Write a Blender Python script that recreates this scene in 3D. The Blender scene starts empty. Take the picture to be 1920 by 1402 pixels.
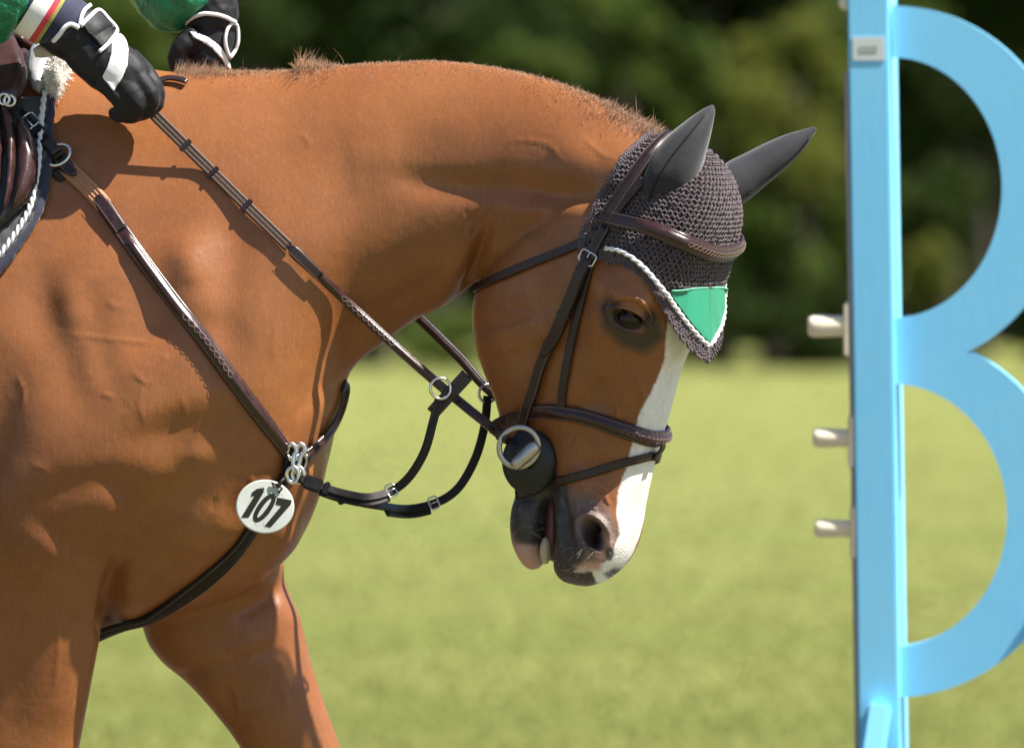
import bpy, bmesh, math, random
import numpy as np
from mathutils import Vector, Matrix
from mathutils.bvhtree import BVHTree
random.seed(7); rng = np.random.default_rng(7)
sc = bpy.context.scene
col = sc.collection

# ------------------------------------------------------------------ camera, sky, sun, exposure
S = 0.00075            # metres per photograph pixel at the horse
D = 12.0               # camera distance to the horse
HC = 1.575             # camera height
HY = 270.0             # photograph row of eye level
cam_d = bpy.data.cameras.new('camera'); cam = bpy.data.objects.new('camera', cam_d); col.objects.link(cam)
cam.location = (0, -D, HC); cam.rotation_euler = (math.radians(90), 0, 0)
cam_d.sensor_width = 36; cam_d.lens = 36*D/(1920*S)
cam_d.shift_y = -(701-HY)/1920
cam_d.clip_start = 0.5; cam_d.clip_end = 2000
cam_d.dof.use_dof = True; cam_d.dof.focus_distance = D-0.17; cam_d.dof.aperture_fstop = 5.2
sc.camera = cam

SUN_TO = Vector((0.53, -0.18, 0.83)).normalized()        # direction towards the sun
w = bpy.data.worlds.new('World'); sc.world = w; w.use_nodes = True
nt = w.node_tree
sky = nt.nodes.new('ShaderNodeTexSky'); sky.sky_type = 'NISHITA'; sky.sun_disc = False
sky.sun_elevation = math.asin(SUN_TO.z); sky.sun_rotation = math.atan2(SUN_TO.x, SUN_TO.y)
sky.air_density = 1.0; sky.dust_density = 0.8
nt.links.new(sky.outputs[0], nt.nodes['Background'].inputs[0]); nt.nodes['Background'].inputs[1].default_value = 0.062
sun_d = bpy.data.lights.new('sun', 'SUN'); sun = bpy.data.objects.new('sun', sun_d); col.objects.link(sun)
sun_d.energy = 5.0; sun_d.angle = math.radians(0.6); sun_d.color = (1.0, 0.95, 0.86)
sun.rotation_euler = SUN_TO.to_track_quat('Z', 'Y').to_euler()
sc.view_settings.view_transform = 'Standard'; sc.view_settings.look = 'None'
sc.view_settings.exposure = 1.2; sc.view_settings.gamma = 1.0
sc.cycles.use_denoising = True
try: sc.cycles.denoiser = 'OPENIMAGEDENOISE'
except Exception: pass
sc.cycles.max_bounces = 6; sc.cycles.transparent_max_bounces = 6

# ------------------------------------------------------------------ helpers: space
def W(px, py, yp=0.0):
    """a point seen at photograph pixel (px,py), yp pixel-units behind the horse plane"""
    y = yp*S; k = S*(D+y)/D
    return Vector(((px-960)*k, y, HC+(HY-py)*k))
def Wn(px, py, yp):
    px, py, yp = (np.asarray(a, float) for a in (px, py, yp))
    y = yp*S; k = S*(D+y)/D
    return np.stack([(px-960)*k, y+0*px, HC+(HY-py)*k], -1)
def PX(co):
    co = np.asarray(co, float); k = D/(D+co[..., 1])/S
    return co[..., 0]*k+960, HY-(co[..., 2]-HC)*k
def catmull(P, n, closed=False):
    """resample control rows P (m,...) to n rows through a Catmull-Rom spline"""
    P = np.asarray(P, float); m = len(P)
    t = np.linspace(0, m if closed else m-1, n, endpoint=not closed)
    i = np.floor(t).astype(int)
    if not closed: i = np.minimum(i, m-2)
    f = (t-i).reshape((-1,)+(1,)*(P.ndim-1))
    g = (lambda k: P[k % m]) if closed else (lambda k: P[np.clip(k, 0, m-1)])
    a, b, c, d = g(i-1), g(i), g(i+1), g(i+2)
    if not closed:
        a = np.where((i == 0).reshape(f.shape), 2*b-c, a); d = np.where((i+2 > m-1).reshape(f.shape), 2*c-b, d)
    return b+0.5*f*((c-a)+f*((2*a-5*b+4*c-d)+f*(3*(b-c)+d-a)))
def even(P, step, closed=False):
    """Catmull-Rom through P, then points at even spacing `step`"""
    Q = catmull(P, 24*len(P), closed)
    if closed: Q = np.vstack([Q, Q[:1]])
    L = np.r_[0, np.cumsum(np.linalg.norm(np.diff(Q, axis=0), axis=1))]
    n = max(2, int(round(L[-1]/step))+1)
    t = np.linspace(0, L[-1], n)
    R = np.stack([np.interp(t, L, Q[:, k]) for k in range(Q.shape[1])], 1)
    return R[:-1] if closed else R

# ------------------------------------------------------------------ helpers: meshes and objects
def raw(V, F): return (np.asarray(V, float), [tuple(f) for f in F])
def joinraw(L):
    V = []; F = []; o = 0
    for v, f in L:
        V.append(v); F += [tuple(i+o for i in q) for q in f]; o += len(v)
    return (np.vstack(V), F)
def mesh_of(name, V, F, smooth=True):
    me = bpy.data.meshes.new(name); me.from_pydata(np.asarray(V, float).tolist(), [], [tuple(map(int, f)) for f in F]); me.update()
    if smooth: me.shade_smooth()
    return me
def obj(name, vf, mat, parent=None, smooth=True):
    me = vf if isinstance(vf, bpy.types.Mesh) else mesh_of(name, vf[0], vf[1], smooth)
    o = bpy.data.objects.new(name, me); col.objects.link(o)
    if mat is not None and len(me.materials) == 0: me.materials.append(mat)
    if parent is not None: o.parent = parent; o.matrix_parent_inverse = parent.matrix_world.inverted() if False else Matrix.Translation(-Vector(parent.location))
    return o
def tag(o, label=None, cat=None, group=None, kind=None):
    for k, v in (('label', label), ('category', cat), ('group', group), ('kind', kind)):
        if v: o[k] = v
    return o
def thing(name, label, cat, loc=(0, 0, 0), group=None):
    o = bpy.data.objects.new(name, None); col.objects.link(o); o.location = loc; o.empty_display_size = 0.05
    return tag(o, label, cat, group)
def grid(P, wrap_u=False, wrap_v=True, cap=True):
    """P (m,n,3): rows joined into a skin; caps close the first and last row"""
    m, n = P.shape[:2]; V = P.reshape(-1, 3); F = []
    for i in range(m if wrap_u else m-1):
        for j in range(n if wrap_v else n-1):
            F.append((i*n+j, i*n+(j+1) % n, ((i+1) % m)*n+(j+1) % n, ((i+1) % m)*n+j))
    if cap and wrap_v and not wrap_u:
        V = np.vstack([V, P[0].mean(0), P[-1].mean(0)]); c0 = m*n
        for j in range(n):
            F.append((c0, (j+1) % n, j)); F.append((c0+1, (m-1)*n+j, (m-1)*n+(j+1) % n))
    return raw(V, F)
def tube(path, rad, n=8, cap=True, closed=False, flat=1.0):
    path = np.asarray(path, float); m = len(path)
    rad = np.broadcast_to(np.asarray(rad, float), (m,))
    T = np.gradient(path, axis=0)
    if closed: T = np.roll(path, -1, 0)-np.roll(path, 1, 0)
    T /= np.linalg.norm(T, axis=1)[:, None]+1e-12
    a = np.cross(T[0], (0.13, 0.21, 0.97)); a /= np.linalg.norm(a); U = [a]
    for k in range(1, m):
        a = U[-1]-T[k]*np.dot(U[-1], T[k]); a /= np.linalg.norm(a); U.append(a)
    U = np.array(U); B = np.cross(T, U)
    ang = np.linspace(0, 2*np.pi, n, endpoint=False)
    P = path[:, None]+rad[:, None, None]*(np.cos(ang)[None, :, None]*U[:, None]+flat*np.sin(ang)[None, :, None]*B[:, None])
    return grid(P, wrap_u=closed, cap=cap)
def ball(c, r, nu=10, nv=14):
    r = np.broadcast_to(np.asarray(r, float), (3,))
    th = np.linspace(0.06, np.pi-0.06, nu); ph = np.linspace(0, 2*np.pi, nv, endpoint=False)
    P = np.stack([np.sin(th)[:, None]*np.cos(ph), np.sin(th)[:, None]*np.sin(ph), np.cos(th)[:, None]+0*ph], -1)*r+np.asarray(c)
    return grid(P)
def box(c, sx, sy, sz, ax=None, bev=0.0):
    bm = bmesh.new(); bmesh.ops.create_cube(bm, size=1)
    for v in bm.verts: v.co = Vector((v.co.x*sx, v.co.y*sy, v.co.z*sz))
    if bev: bmesh.ops.bevel(bm, geom=list(bm.edges), offset=bev, segments=2, affect='EDGES')
    V = np.array([v.co for v in bm.verts]); bm.verts.index_update(); F = [tuple(v.index for v in f.verts) for f in bm.faces]; bm.free()
    if ax is not None: V = V@np.asarray(ax, float)
    return raw(V+np.asarray(c), F)
def frame(x, z):
    """rows: unit axes, x kept, z made square to it"""
    x = np.asarray(x, float); x = x/np.linalg.norm(x); z = np.asarray(z, float); z = z-x*np.dot(x, z); z /= np.linalg.norm(z)
    return np.array([x, np.cross(z, x), z])
def fuse(parts, voxel, name='fused'):
    V, F = joinraw(parts); me = mesh_of(name, V, F); o = bpy.data.objects.new(name, me); col.objects.link(o)
    md = o.modifiers.new('r', 'REMESH'); md.mode = 'VOXEL'; md.voxel_size = voxel; md.adaptivity = 0
    dg = bpy.context.evaluated_depsgraph_get(); ev = o.evaluated_get(dg)
    out = bpy.data.meshes.new_from_object(ev); bpy.data.objects.remove(o); bpy.data.meshes.remove(me)
    out.name = name; out.shade_smooth(); return out
def getv(me):
    a = np.empty(len(me.vertices)*3, np.float32); me.vertices.foreach_get('co', a); return a.reshape(-1, 3).astype(float)
def setv(me, V): me.vertices.foreach_set('co', V.astype(np.float32).ravel()); me.update()
def getn(me):
    a = np.empty(len(me.vertices)*3, np.float32); me.vertices.foreach_get('normal', a); return a.reshape(-1, 3).astype(float)
def gete(me):
    a = np.empty(len(me.edges)*2, np.int32); me.edges.foreach_get('vertices', a); return a.reshape(-1, 2)
def smooth(V, E, it, k=0.5, mask=None):
    n = len(V); deg = np.bincount(E[:, 0], minlength=n)+np.bincount(E[:, 1], minlength=n)
    kk = k if mask is None else (k*mask)[:, None]
    for _ in range(it):
        A = np.stack([np.bincount(E[:, 0], V[E[:, 1], c], n)+np.bincount(E[:, 1], V[E[:, 0], c], n) for c in range(3)], 1)
        V = V+kk*(A/np.maximum(deg, 1)[:, None]-V)
    return V
def bvh_of(me): 
    V = getv(me); return BVHTree.FromPolygons([Vector(v) for v in V], [tuple(p.vertices) for p in me.polygons])
def pl_dist(x, y, P):
    """distance of points to polyline P in pixels"""
    d = np.full(np.shape(x), 1e9)
    for (x0, y0), (x1, y1) in zip(P[:-1], P[1:]):
        dx, dy = x1-x0, y1-y0; t = np.clip(((x-x0)*dx+(y-y0)*dy)/(dx*dx+dy*dy+1e-9), 0, 1)
        d = np.minimum(d, np.hypot(x-x0-t*dx, y-y0-t*dy))
    return d
def pl_frac(x, y, P):
    """distance to polyline P and how far along it (0..1) the nearest point lies"""
    P = np.asarray(P, float); L = np.r_[0, np.cumsum(np.hypot(*np.diff(P, axis=0).T))]; d = np.full(np.shape(x), 1e9); f = np.zeros(np.shape(x))
    for k in range(len(P)-1):
        x0, y0 = P[k]; dx, dy = P[k+1]-P[k]; t = np.clip(((x-x0)*dx+(y-y0)*dy)/(dx*dx+dy*dy+1e-9), 0, 1); q = np.hypot(x-x0-t*dx, y-y0-t*dy)
        f = np.where(q < d, (L[k]+t*(L[k+1]-L[k]))/L[-1], f); d = np.minimum(d, q)
    return d, f
def poly_sd(x, y, P):
    """signed distance (positive inside) to polygon P"""
    P = list(P); d = pl_dist(x, y, P+P[:1]); ins = np.zeros(np.shape(x), bool)
    for (x0, y0), (x1, y1) in zip(P, P[1:]+P[:1]):
        c = ((y0 > y) != (y1 > y)) & (x < (x1-x0)*(y-y0)/((y1-y0) or 1e-9)+x0); ins ^= c
    return np.where(ins, d, -d)
def sstep(a, b, x): t = np.clip((x-a)/(b-a), 0, 1); return t*t*(3-2*t)
# ------------------------------------------------------------------ materials
def M(name): 
    m = bpy.data.materials.new(name); m.use_nodes = True; return m, m.node_tree, m.node_tree.nodes['Principled BSDF']
def nd(t, typ, **kw):
    n = t.nodes.new(typ)
    for k, v in kw.items():
        if k in n.inputs.keys() if isinstance(k, str) else False: n.inputs[k].default_value = v
        else: setattr(n, k, v)
    return n
def noise(t, scale, detail=4, rough=0.55, vec=None, dim='3D'):
    n = t.nodes.new('ShaderNodeTexNoise'); n.inputs['Scale'].default_value = scale; n.inputs['Detail'].default_value = detail; n.inputs['Roughness'].default_value = rough
    if vec is not None: t.links.new(vec, n.inputs['Vector'])
    return n
def coord(t, scale=(1, 1, 1), rot=(0, 0, 0)):
    c = t.nodes.new('ShaderNodeTexCoord'); m = t.nodes.new('ShaderNodeMapping'); m.inputs['Scale'].default_value = scale; m.inputs['Rotation'].default_value = rot
    t.links.new(c.outputs['Object'], m.inputs['Vector']); return m.outputs[0]
def ramp(t, fac, stops):
    r = t.nodes.new('ShaderNodeValToRGB'); e = r.color_ramp.elements
    while len(e) < len(stops): e.new(0.5)
    for k, (p, c) in enumerate(stops): e[k].position = p; e[k].color = (*c, 1) if len(c) == 3 else c
    t.links.new(fac, r.inputs[0]); return r
def mix(t, fac, a, b, mode='MIX'):
    n = t.nodes.new('ShaderNodeMix'); n.data_type = 'RGBA'; n.blend_type = mode
    for s, v in ((n.inputs[0], fac), (n.inputs[6], a), (n.inputs[7], b)):
        if hasattr(v, 'links') or isinstance(v, bpy.types.NodeSocket): t.links.new(v, s)
        elif isinstance(v, (int, float)): s.default_value = v
        else: s.default_value = (*v, 1) if len(v) == 3 else v
    return n.outputs[2]
def mth(t, op, a, b=0.0, c=None, clamp=False):
    n = t.nodes.new('ShaderNodeMath'); n.operation = op; n.use_clamp = clamp
    for s, v in zip(n.inputs, (a, b, c)):
        if v is None: continue
        if isinstance(v, bpy.types.NodeSocket): t.links.new(v, s)
        else: s.default_value = v
    return n.outputs[0]
def attr(t, name):
    a = t.nodes.new('ShaderNodeAttribute'); a.attribute_name = name; return a.outputs['Fac']
def mrange(t, v, a, b, lo=0.0, hi=1.0, smooth_=True):
    n = t.nodes.new('ShaderNodeMapRange'); n.interpolation_type = 'SMOOTHSTEP' if smooth_ else 'LINEAR'
    t.links.new(v, n.inputs[0]); n.inputs[1].default_value = a; n.inputs[2].default_value = b; n.inputs[3].default_value = lo; n.inputs[4].default_value = hi
    return n.outputs[0]
def bump(t, h, strength, dist, nrm=None):
    b = t.nodes.new('ShaderNodeBump'); b.inputs['Strength'].default_value = strength; b.inputs['Distance'].default_value = dist
    t.links.new(h, b.inputs['Height'])
    if nrm is not None: t.links.new(nrm, b.inputs['Normal'])
    return b.outputs[0]
def simple(name, colr, rough=0.5, metal=0.0, spec=0.5, var=0.15, vscale=60, bumps=0.0, bscale=400, bdist=0.001, sheen=0.0, coat=0.0, vec=(1, 1, 1)):
    m, t, p = M(name); v = coord(t, vec)
    n = noise(t, vscale, 5, 0.6, v)
    dark = tuple(c*(1-var) for c in colr); lite = tuple(min(1, c*(1+var)) for c in colr)
    t.links.new(ramp(t, n.outputs[0], [(0.3, dark), (0.7, lite)]).outputs[0], p.inputs['Base Color'])
    t.links.new(mrange(t, n.outputs[0], 0.25, 0.75, max(0.02, rough-0.08), min(1, rough+0.08)), p.inputs['Roughness'])
    p.inputs['Metallic'].default_value = metal; p.inputs['Specular IOR Level'].default_value = spec
    p.inputs['Sheen Weight'].default_value = sheen; p.inputs['Coat Weight'].default_value = coat; p.inputs['Coat Roughness'].default_value = 0.2
    if bumps:
        n2 = noise(t, bscale, 4, 0.6, v); t.links.new(bump(t, n2.outputs[0], bumps, bdist), p.inputs['Normal'])
    return m
MAT = {}
MAT['leather'] = simple('dark brown leather', (0.019, 0.0070, 0.0072), 0.36, spec=0.55, var=0.25, vscale=90, bumps=0.35, bscale=900, bdist=0.0006)
MAT['leather_edge'] = simple('oiled leather, padded', (0.032, 0.0110, 0.0100), 0.27, spec=0.6, var=0.25, vscale=90, bumps=0.25, bscale=900, bdist=0.0005)
MAT['leather_black'] = simple('near black leather', (0.0085, 0.0060, 0.0064), 0.5, spec=0.32, var=0.2, vscale=90, bumps=0.35, bscale=900, bdist=0.0005)
MAT['thread'] = simple('pale stitching thread', (0.20, 0.14, 0.115), 0.8, var=0.2, vscale=600)
MAT['elastic'] = simple('tan elastic web', (0.40, 0.20, 0.105), 0.75, var=0.2, vscale=300, bumps=0.5, bscale=1500, bdist=0.0005)
MAT['web'] = simple('brown rubber-woven web', (0.0875, 0.0462, 0.0280), 0.62, var=0.3, vscale=300, bumps=0.6, bscale=1800, bdist=0.0006)
MAT['web_dark'] = simple('dark web stripe', (0.040, 0.022, 0.016), 0.6, var=0.25, vscale=300, bumps=0.5, bscale=1800, bdist=0.0005)
MAT['steel'] = simple('stainless steel', (0.72, 0.70, 0.67), 0.24, metal=1.0, var=0.08, vscale=40)
MAT['steel_satin'] = simple('satin steel', (0.50, 0.48, 0.45), 0.44, metal=1.0, var=0.08, vscale=40)
MAT['rubber'] = simple('black rubber', (0.0110, 0.0115, 0.0150), 0.42, spec=0.45, var=0.2, vscale=50, bumps=0.1, bscale=700)
MAT['yarn'] = simple('aubergine grey crochet yarn', (0.072, 0.047, 0.057), 0.85, var=0.35, vscale=500, bumps=0.8, bscale=2500, bdist=0.0006, sheen=0.35)
MAT['yarn_base'] = simple('dark lining', (0.012, 0.010, 0.012), 0.9, var=0.2)
MAT['ear'] = simple('charcoal stretch fabric', (0.0205, 0.0208, 0.0265), 0.7, spec=0.25, var=0.16, vscale=60, bumps=0.16, bscale=45, bdist=0.005, sheen=0.3)
MAT['cord'] = simple('white cord', (0.74, 0.74, 0.78), 0.7, var=0.08, vscale=300)
MAT['green_patch'] = simple('green satin ribbon', (0.024, 0.255, 0.145), 0.42, spec=0.5, var=0.10, vscale=30, bumps=0.3, bscale=70, bdist=0.003, vec=(1, 1, 0.25))
MAT['green_edge'] = simple('pale green piping', (0.16, 0.55, 0.36), 0.6, var=0.1)
MAT['tagwhite'] = simple('white plastic disc', (0.44, 0.46, 0.43), 0.45, var=0.10, vscale=20)
MAT['ink'] = simple('black green ink', (0.010, 0.012, 0.007), 0.7, spec=0.2, var=0.2)
MAT['eyeball'] = simple('dark eyeball', (0.012, 0.005, 0.003), 0.12, spec=0.35, var=0.3, vscale=80)
MAT['tooth'] = simple('ivory tooth', (0.52, 0.43, 0.29), 0.4, var=0.2, vscale=150)
MAT['tongue'] = simple('mouth lining', (0.10, 0.035, 0.035), 0.4, var=0.2)
MAT['hoof'] = simple('hoof horn', (0.09, 0.07, 0.055), 0.5, var=0.3, vscale=80)
MAT['mane'] = simple('chestnut mane hair', (0.46, 0.26, 0.145), 0.45, var=0.4, vscale=120, sheen=0.2)
MAT['whisker'] = simple('pale whisker hair', (0.50, 0.42, 0.32), 0.5, var=0.2)
MAT['jacket'] = simple('green quilted nylon', (0.008, 0.175, 0.080), 0.38, spec=0.5, var=0.25, vscale=30, bumps=0.9, bscale=55, bdist=0.010)
MAT['navy'] = simple('navy knit', (0.0096, 0.0136, 0.0440), 0.8, var=0.2, vscale=300, sheen=0.2)
MAT['white_knit'] = simple('white knit', (0.74, 0.73, 0.74), 0.8, var=0.06, vscale=200)
MAT['red_knit'] = simple('red knit', (0.52, 0.035, 0.06), 0.8, var=0.1, vscale=200)
MAT['olive_knit'] = simple('olive knit', (0.28, 0.26, 0.06), 0.8, var=0.1, vscale=200)
MAT['glove'] = simple('black synthetic suede', (0.0063, 0.0063, 0.0083), 0.6, spec=0.35, var=0.25, vscale=60, bumps=0.4, bscale=160, bdist=0.0015, sheen=0.03)
MAT['glove_white'] = simple('white glove leather', (0.76, 0.74, 0.77), 0.55, var=0.05, vscale=60, bumps=0.2, bscale=200)
MAT['breeches'] = simple('pale beige breeches', (0.46, 0.42, 0.38), 0.8, var=0.08, vscale=100)
MAT['skin'] = simple('skin', (0.50, 0.27, 0.19), 0.5, var=0.08)
MAT['helmet'] = simple('black helmet velvet', (0.010, 0.010, 0.014), 0.7, var=0.2)
MAT['hair'] = simple('brown hair', (0.07, 0.035, 0.018), 0.5, var=0.3, vscale=150)
MAT['saddle'] = simple('brown saddle leather', (0.044, 0.0175, 0.0160), 0.34, spec=0.55, var=0.3, vscale=40, bumps=0.3, bscale=350, bdist=0.001)
MAT['saddle_dark'] = simple('black saddle leather', (0.0084, 0.0066, 0.0066), 0.4, spec=0.5, var=0.2)
MAT['pad_grey'] = simple('grey quilted cotton', (0.0680, 0.0680, 0.0736), 0.8, var=0.15, vscale=250, sheen=0.2)
MAT['pad_navy'] = simple('navy padded binding', (0.0176, 0.0192, 0.0464), 0.75, var=0.2, vscale=200, sheen=0.2)
MAT['gel'] = simple('grey gel pad', (0.34, 0.34, 0.36), 0.3, spec=0.5, var=0.25, vscale=25, bumps=0.5, bscale=60, bdist=0.004)
MAT['fleece'] = simple('white sheepskin', (0.80, 0.77, 0.73), 0.95, var=0.05, vscale=200, sheen=0.3)
def paint():
    m, t, p = M('sky blue paint'); v = coord(t); n = noise(t, 5, 5, .6, v); n2 = noise(t, 38, 6, .7, v); n3 = noise(t, 300, 2, .5, coord(t, (1, 1, .05)))
    c = ramp(t, n.outputs[0], [(.3, (0.220, 0.640, 0.960)), (.7, (0.250, 0.675, 0.970))]).outputs[0]
    c = mix(t, mrange(t, n2.outputs[0], .66, .74, 0, .55), c, (0.42, 0.60, 0.68)); c = mix(t, mrange(t, n3.outputs[0], .5, .8, 0, .12), c, (0.15, 0.42, 0.66))
    t.links.new(c, p.inputs['Base Color']); p.inputs['Roughness'].default_value = .6; p.inputs['Specular IOR Level'].default_value = .35
    t.links.new(bump(t, n3.outputs[0], .2, .0012), p.inputs['Normal']); return m
MAT['blue'] = paint()
MAT['blue_side'] = MAT['blue']
MAT['cup'] = simple('cream nylon', (0.84, 0.74, 0.56), 0.85, spec=0.15, var=0.06)
MAT['track'] = simple('galvanised key track', (0.34, 0.32, 0.34), 0.45, metal=0.6, var=0.1)
MAT['sticker'] = simple('white sticker', (0.66, 0.70, 0.68), 0.5, var=0.05)
MAT['sticker_ink'] = simple('grey print', (0.42, 0.46, 0.42), 0.5, var=0.1)

def horse_material():
    m, t, p = M('chestnut coat')
    v = coord(t)
    big = noise(t, 5.0, 3, 0.5, v); mid = noise(t, 28, 4, 0.6, v)
    hv = coord(t, (520, 520, 70), (0, 0.95, 0)); hair = noise(t, 1.0, 3, 0.6, hv)
    hv2 = coord(t, (230, 230, 36), (0, 1.1, 0)); hair2 = noise(t, 1.0, 3, 0.65, hv2)
    base = ramp(t, big.outputs[0], [(0.28, (0.232, 0.077, 0.0215)), (0.72, (0.312, 0.118, 0.037))]).outputs[0]
    base = mix(t, mrange(t, mid.outputs[0], 0.35, 0.75, 0, 0.35), base, (0.165, 0.052, 0.016))
    base = mix(t, mrange(t, hair.outputs[0], 0.3, 0.75, 0.0, 0.30), base, (0.140, 0.043, 0.013))
    base = mix(t, mrange(t, hair2.outputs[0], 0.45, 0.8, 0.0, 0.30), base, (0.350, 0.142, 0.054))
    n3 = noise(t, 85, 4, 0.65, v); n4 = noise(t, 400, 3, 0.6, v)
    nz = mth(t, 'ADD', mth(t, 'MULTIPLY', mth(t, 'SUBTRACT', n3.outputs[0], 0.5), 14.0), mth(t, 'MULTIPLY', mth(t, 'SUBTRACT', n4.outputs[0], 0.5), 9.0))
    def mask(name, soft, amp=1.0):
        return mrange(t, mth(t, 'ADD', attr(t, name), mth(t, 'MULTIPLY', nz, amp)), -soft, soft)
    # greyed fringe between coat and bare skin, then skin colours
    base = mix(t, mask('taupe', 16, 1.2), base, (0.165, 0.112, 0.098))
    base = mix(t, mask('eyedark', 13, 0.6), base, (0.044, 0.026, 0.022))
    dk = ramp(t, n3.outputs[0], [(0.30, (0.022, 0.020, 0.023)), (0.55, (0.046, 0.042, 0.046)), (0.75, (0.098, 0.086, 0.086))]).outputs[0]
    base = mix(t, mask('dark', 7, 0.7), base, dk)
    wh = ramp(t, n3.outputs[0], [(0.25, (0.70, 0.68, 0.66)), (0.6, (0.82, 0.81, 0.79))]).outputs[0]
    base = mix(t, mask('white', 3.0, 0.55), base, wh)
    base = mix(t, mask('pink', 8, 0.7), base, (0.50, 0.300, 0.265))
    base = mix(t, mask('dark2', 5, 0.6), base, dk)
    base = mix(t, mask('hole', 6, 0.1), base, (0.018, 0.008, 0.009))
    t.links.new(base, p.inputs['Base Color'])
    rgh = mrange(t, mid.outputs[0], 0.3, 0.7, 0.33, 0.46)
    t.links.new(rgh, p.inputs['Roughness'])
    p.inputs['Specular IOR Level'].default_value = 0.48
    p.inputs['Sheen Weight'].default_value = 0.04; p.inputs['Sheen Roughness'].default_value = 0.35; p.inputs['Sheen Tint'].default_value = (1, 0.8, 0.62, 1)
    b1 = bump(t, hair.outputs[0], 0.12, 0.0010); b2 = bump(t, hair2.outputs[0], 0.08, 0.0022, b1); b3 = bump(t, mid.outputs[0], 0.17, 0.007, b2)
    # bare skin of the muzzle: pores and fine wrinkles
    sk = mth(t, 'MULTIPLY', mask('taupe', 16, 0.6), 1.0); pn = noise(t, 260, 4, .65, v); wr = noise(t, 1.0, 4, .6, coord(t, (60, 60, 210)))
    hsum = mth(t, 'MULTIPLY', mth(t, 'ADD', pn.outputs[0], wr.outputs[0]), sk); b4 = bump(t, hsum, 0.45, 0.0035, b3)
    t.links.new(b4, p.inputs['Normal'])
    return m
MAT['horse'] = horse_material()
# ------------------------------------------------------------------ the horse: lofted masses fused into one skin, then modelled
T12, T20 = math.radians(12), math.radians(27)
_xs = np.arange(-2600, 2200, 4.0)
_th = T12+(T20-T12)*sstep(700, 1080, _xs)
_ym = -np.cumsum(np.tan(_th))*4.0; _ym -= np.interp(600, _xs, _ym)
def ymid(x): return np.interp(x, _xs, _ym)
def yaw(x): return np.interp(x, _xs, _th)
YH = float(ymid(1080))
def ymid_h(x): return YH-(np.asarray(x, float)-1080)*math.tan(T20)
LATH = np.array([math.sin(T20), math.cos(T20), 0.0])         # across the head, away from the camera
FRNH = np.array([math.cos(T20), -math.sin(T20), 0.0])        # the way the face looks

def trunk():
    # top x,y  bottom x,y  half width, height of widest part, roundness
    R = [(-1545, 420, -1545, 640, 60, .5, .6), (-1480, 250, -1500, 820, 190, .5, .55), (-1300, 130, -1330, 960, 285, .5, .5), (-1000, 85, -1040, 1040, 330, .48, .5),
         (-700, 120, -720, 1130, 340, .46, .5), (-400, 170, -420, 1215, 345, .44, .5), (-150, 165, -140, 1225, 318, .42, .5), (0, 130, 40, 1205, 285, .42, .52),
         (110, 112, 185, 1185, 262, .41, .56), (215, 118, 330, 1150, 250, .41, .60), (320, 132, 455, 1110, 240, .40, .60), (430, 135, 560, 1010, 215, .41, .60),
         (545, 129, 606, 880, 172, .42, .62), (640, 121, 628, 775, 140, .43, .62), (730, 114, 655, 695, 118, .44, .64), (850, 113, 720, 640, 104, .45, .66),
         (960, 129, 785, 598, 96, .46, .66), (1060, 157, 835, 576, 84, .48, .66), (1140, 192, 872, 545, 76, .50, .66), (1205, 226, 935, 500, 76, .52, .62), (1262, 262, 1060, 440, 70, .52, .6)]
    h = 0.5-0.5*np.cos(np.linspace(0, np.pi, 33)); secs = []
    for (tx, ty, bx, by, Wd, hp, e) in R:
        a = math.log(.5)/math.log(hp); g = np.sin(np.pi*np.clip(h, 0, 1)**a)**e*Wd*S; g[0] = g[-1] = 0
        x = bx+(tx-bx)*h; yy = by+(ty-by)*h
        mid = Wn(x, yy, ymid(x)); th = yaw(x); lat = np.stack([np.sin(th), np.cos(th), 0*th], -1)
        near = mid-lat*g[:, None]; far = mid+lat*g[:, None]
        secs.append(np.vstack([near, far[-2:0:-1]]))
    return grid(catmull(np.array(secs), 240))
HS = [  # head: back x,y  front x,y  half widths at fixed fractions from jaw to face
    (1115, 330, 1290, 258, (30, 50, 62, 66, 62, 48, 30)),
    (1050, 400, 1345, 318, (42, 72, 88, 94, 94, 80, 52)),
    (970, 465, 1362, 402, (46, 78, 100, 110, 116, 102, 68)),
    (900, 540, 1334, 500, (44, 76, 102, 118, 136, 122, 84)),
    (892, 615, 1306, 592, (44, 74, 100, 116, 138, 110, 68)),
    (910, 688, 1270, 682, (42, 68, 90, 104, 104, 78, 50)),
    (936, 755, 1248, 768, (38, 58, 78, 86, 79, 60, 44)),
    (954, 830, 1224, 850, (34, 50, 64, 72, 69, 55, 40)),
    (984, 890, 1207, 910, (26, 40, 54, 66, 66, 55, 39)),
    (1022, 930, 1193, 955, (14, 28, 44, 54, 56, 46, 32))]
UK = np.array([0, .035, .14, .34, .55, .76, .91, .975, 1.0])
def loft_head(H, n=150):
    tt = catmull(np.stack([UK, UK], 1), 41)[:, 0]; secs = []
    for (kx, ky, fx, fy, ws) in H:
        wv = np.r_[0, ws, 0]; g = np.interp(tt, UK, wv); 
        q = catmull(np.stack([UK, wv], 1), 41); tt2, g = q[:, 0], np.maximum(q[:, 1], 0)*S
        x = kx+(fx-kx)*tt2; yy = ky+(fy-ky)*tt2; mid = Wn(x, yy, ymid_h(x))
        near = mid-LATH*g[:, None]; far = mid+LATH*g[:, None]
        secs.append(np.vstack([near, far[-2:0:-1]]))
    return grid(catmull(np.array(secs), n))
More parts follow.
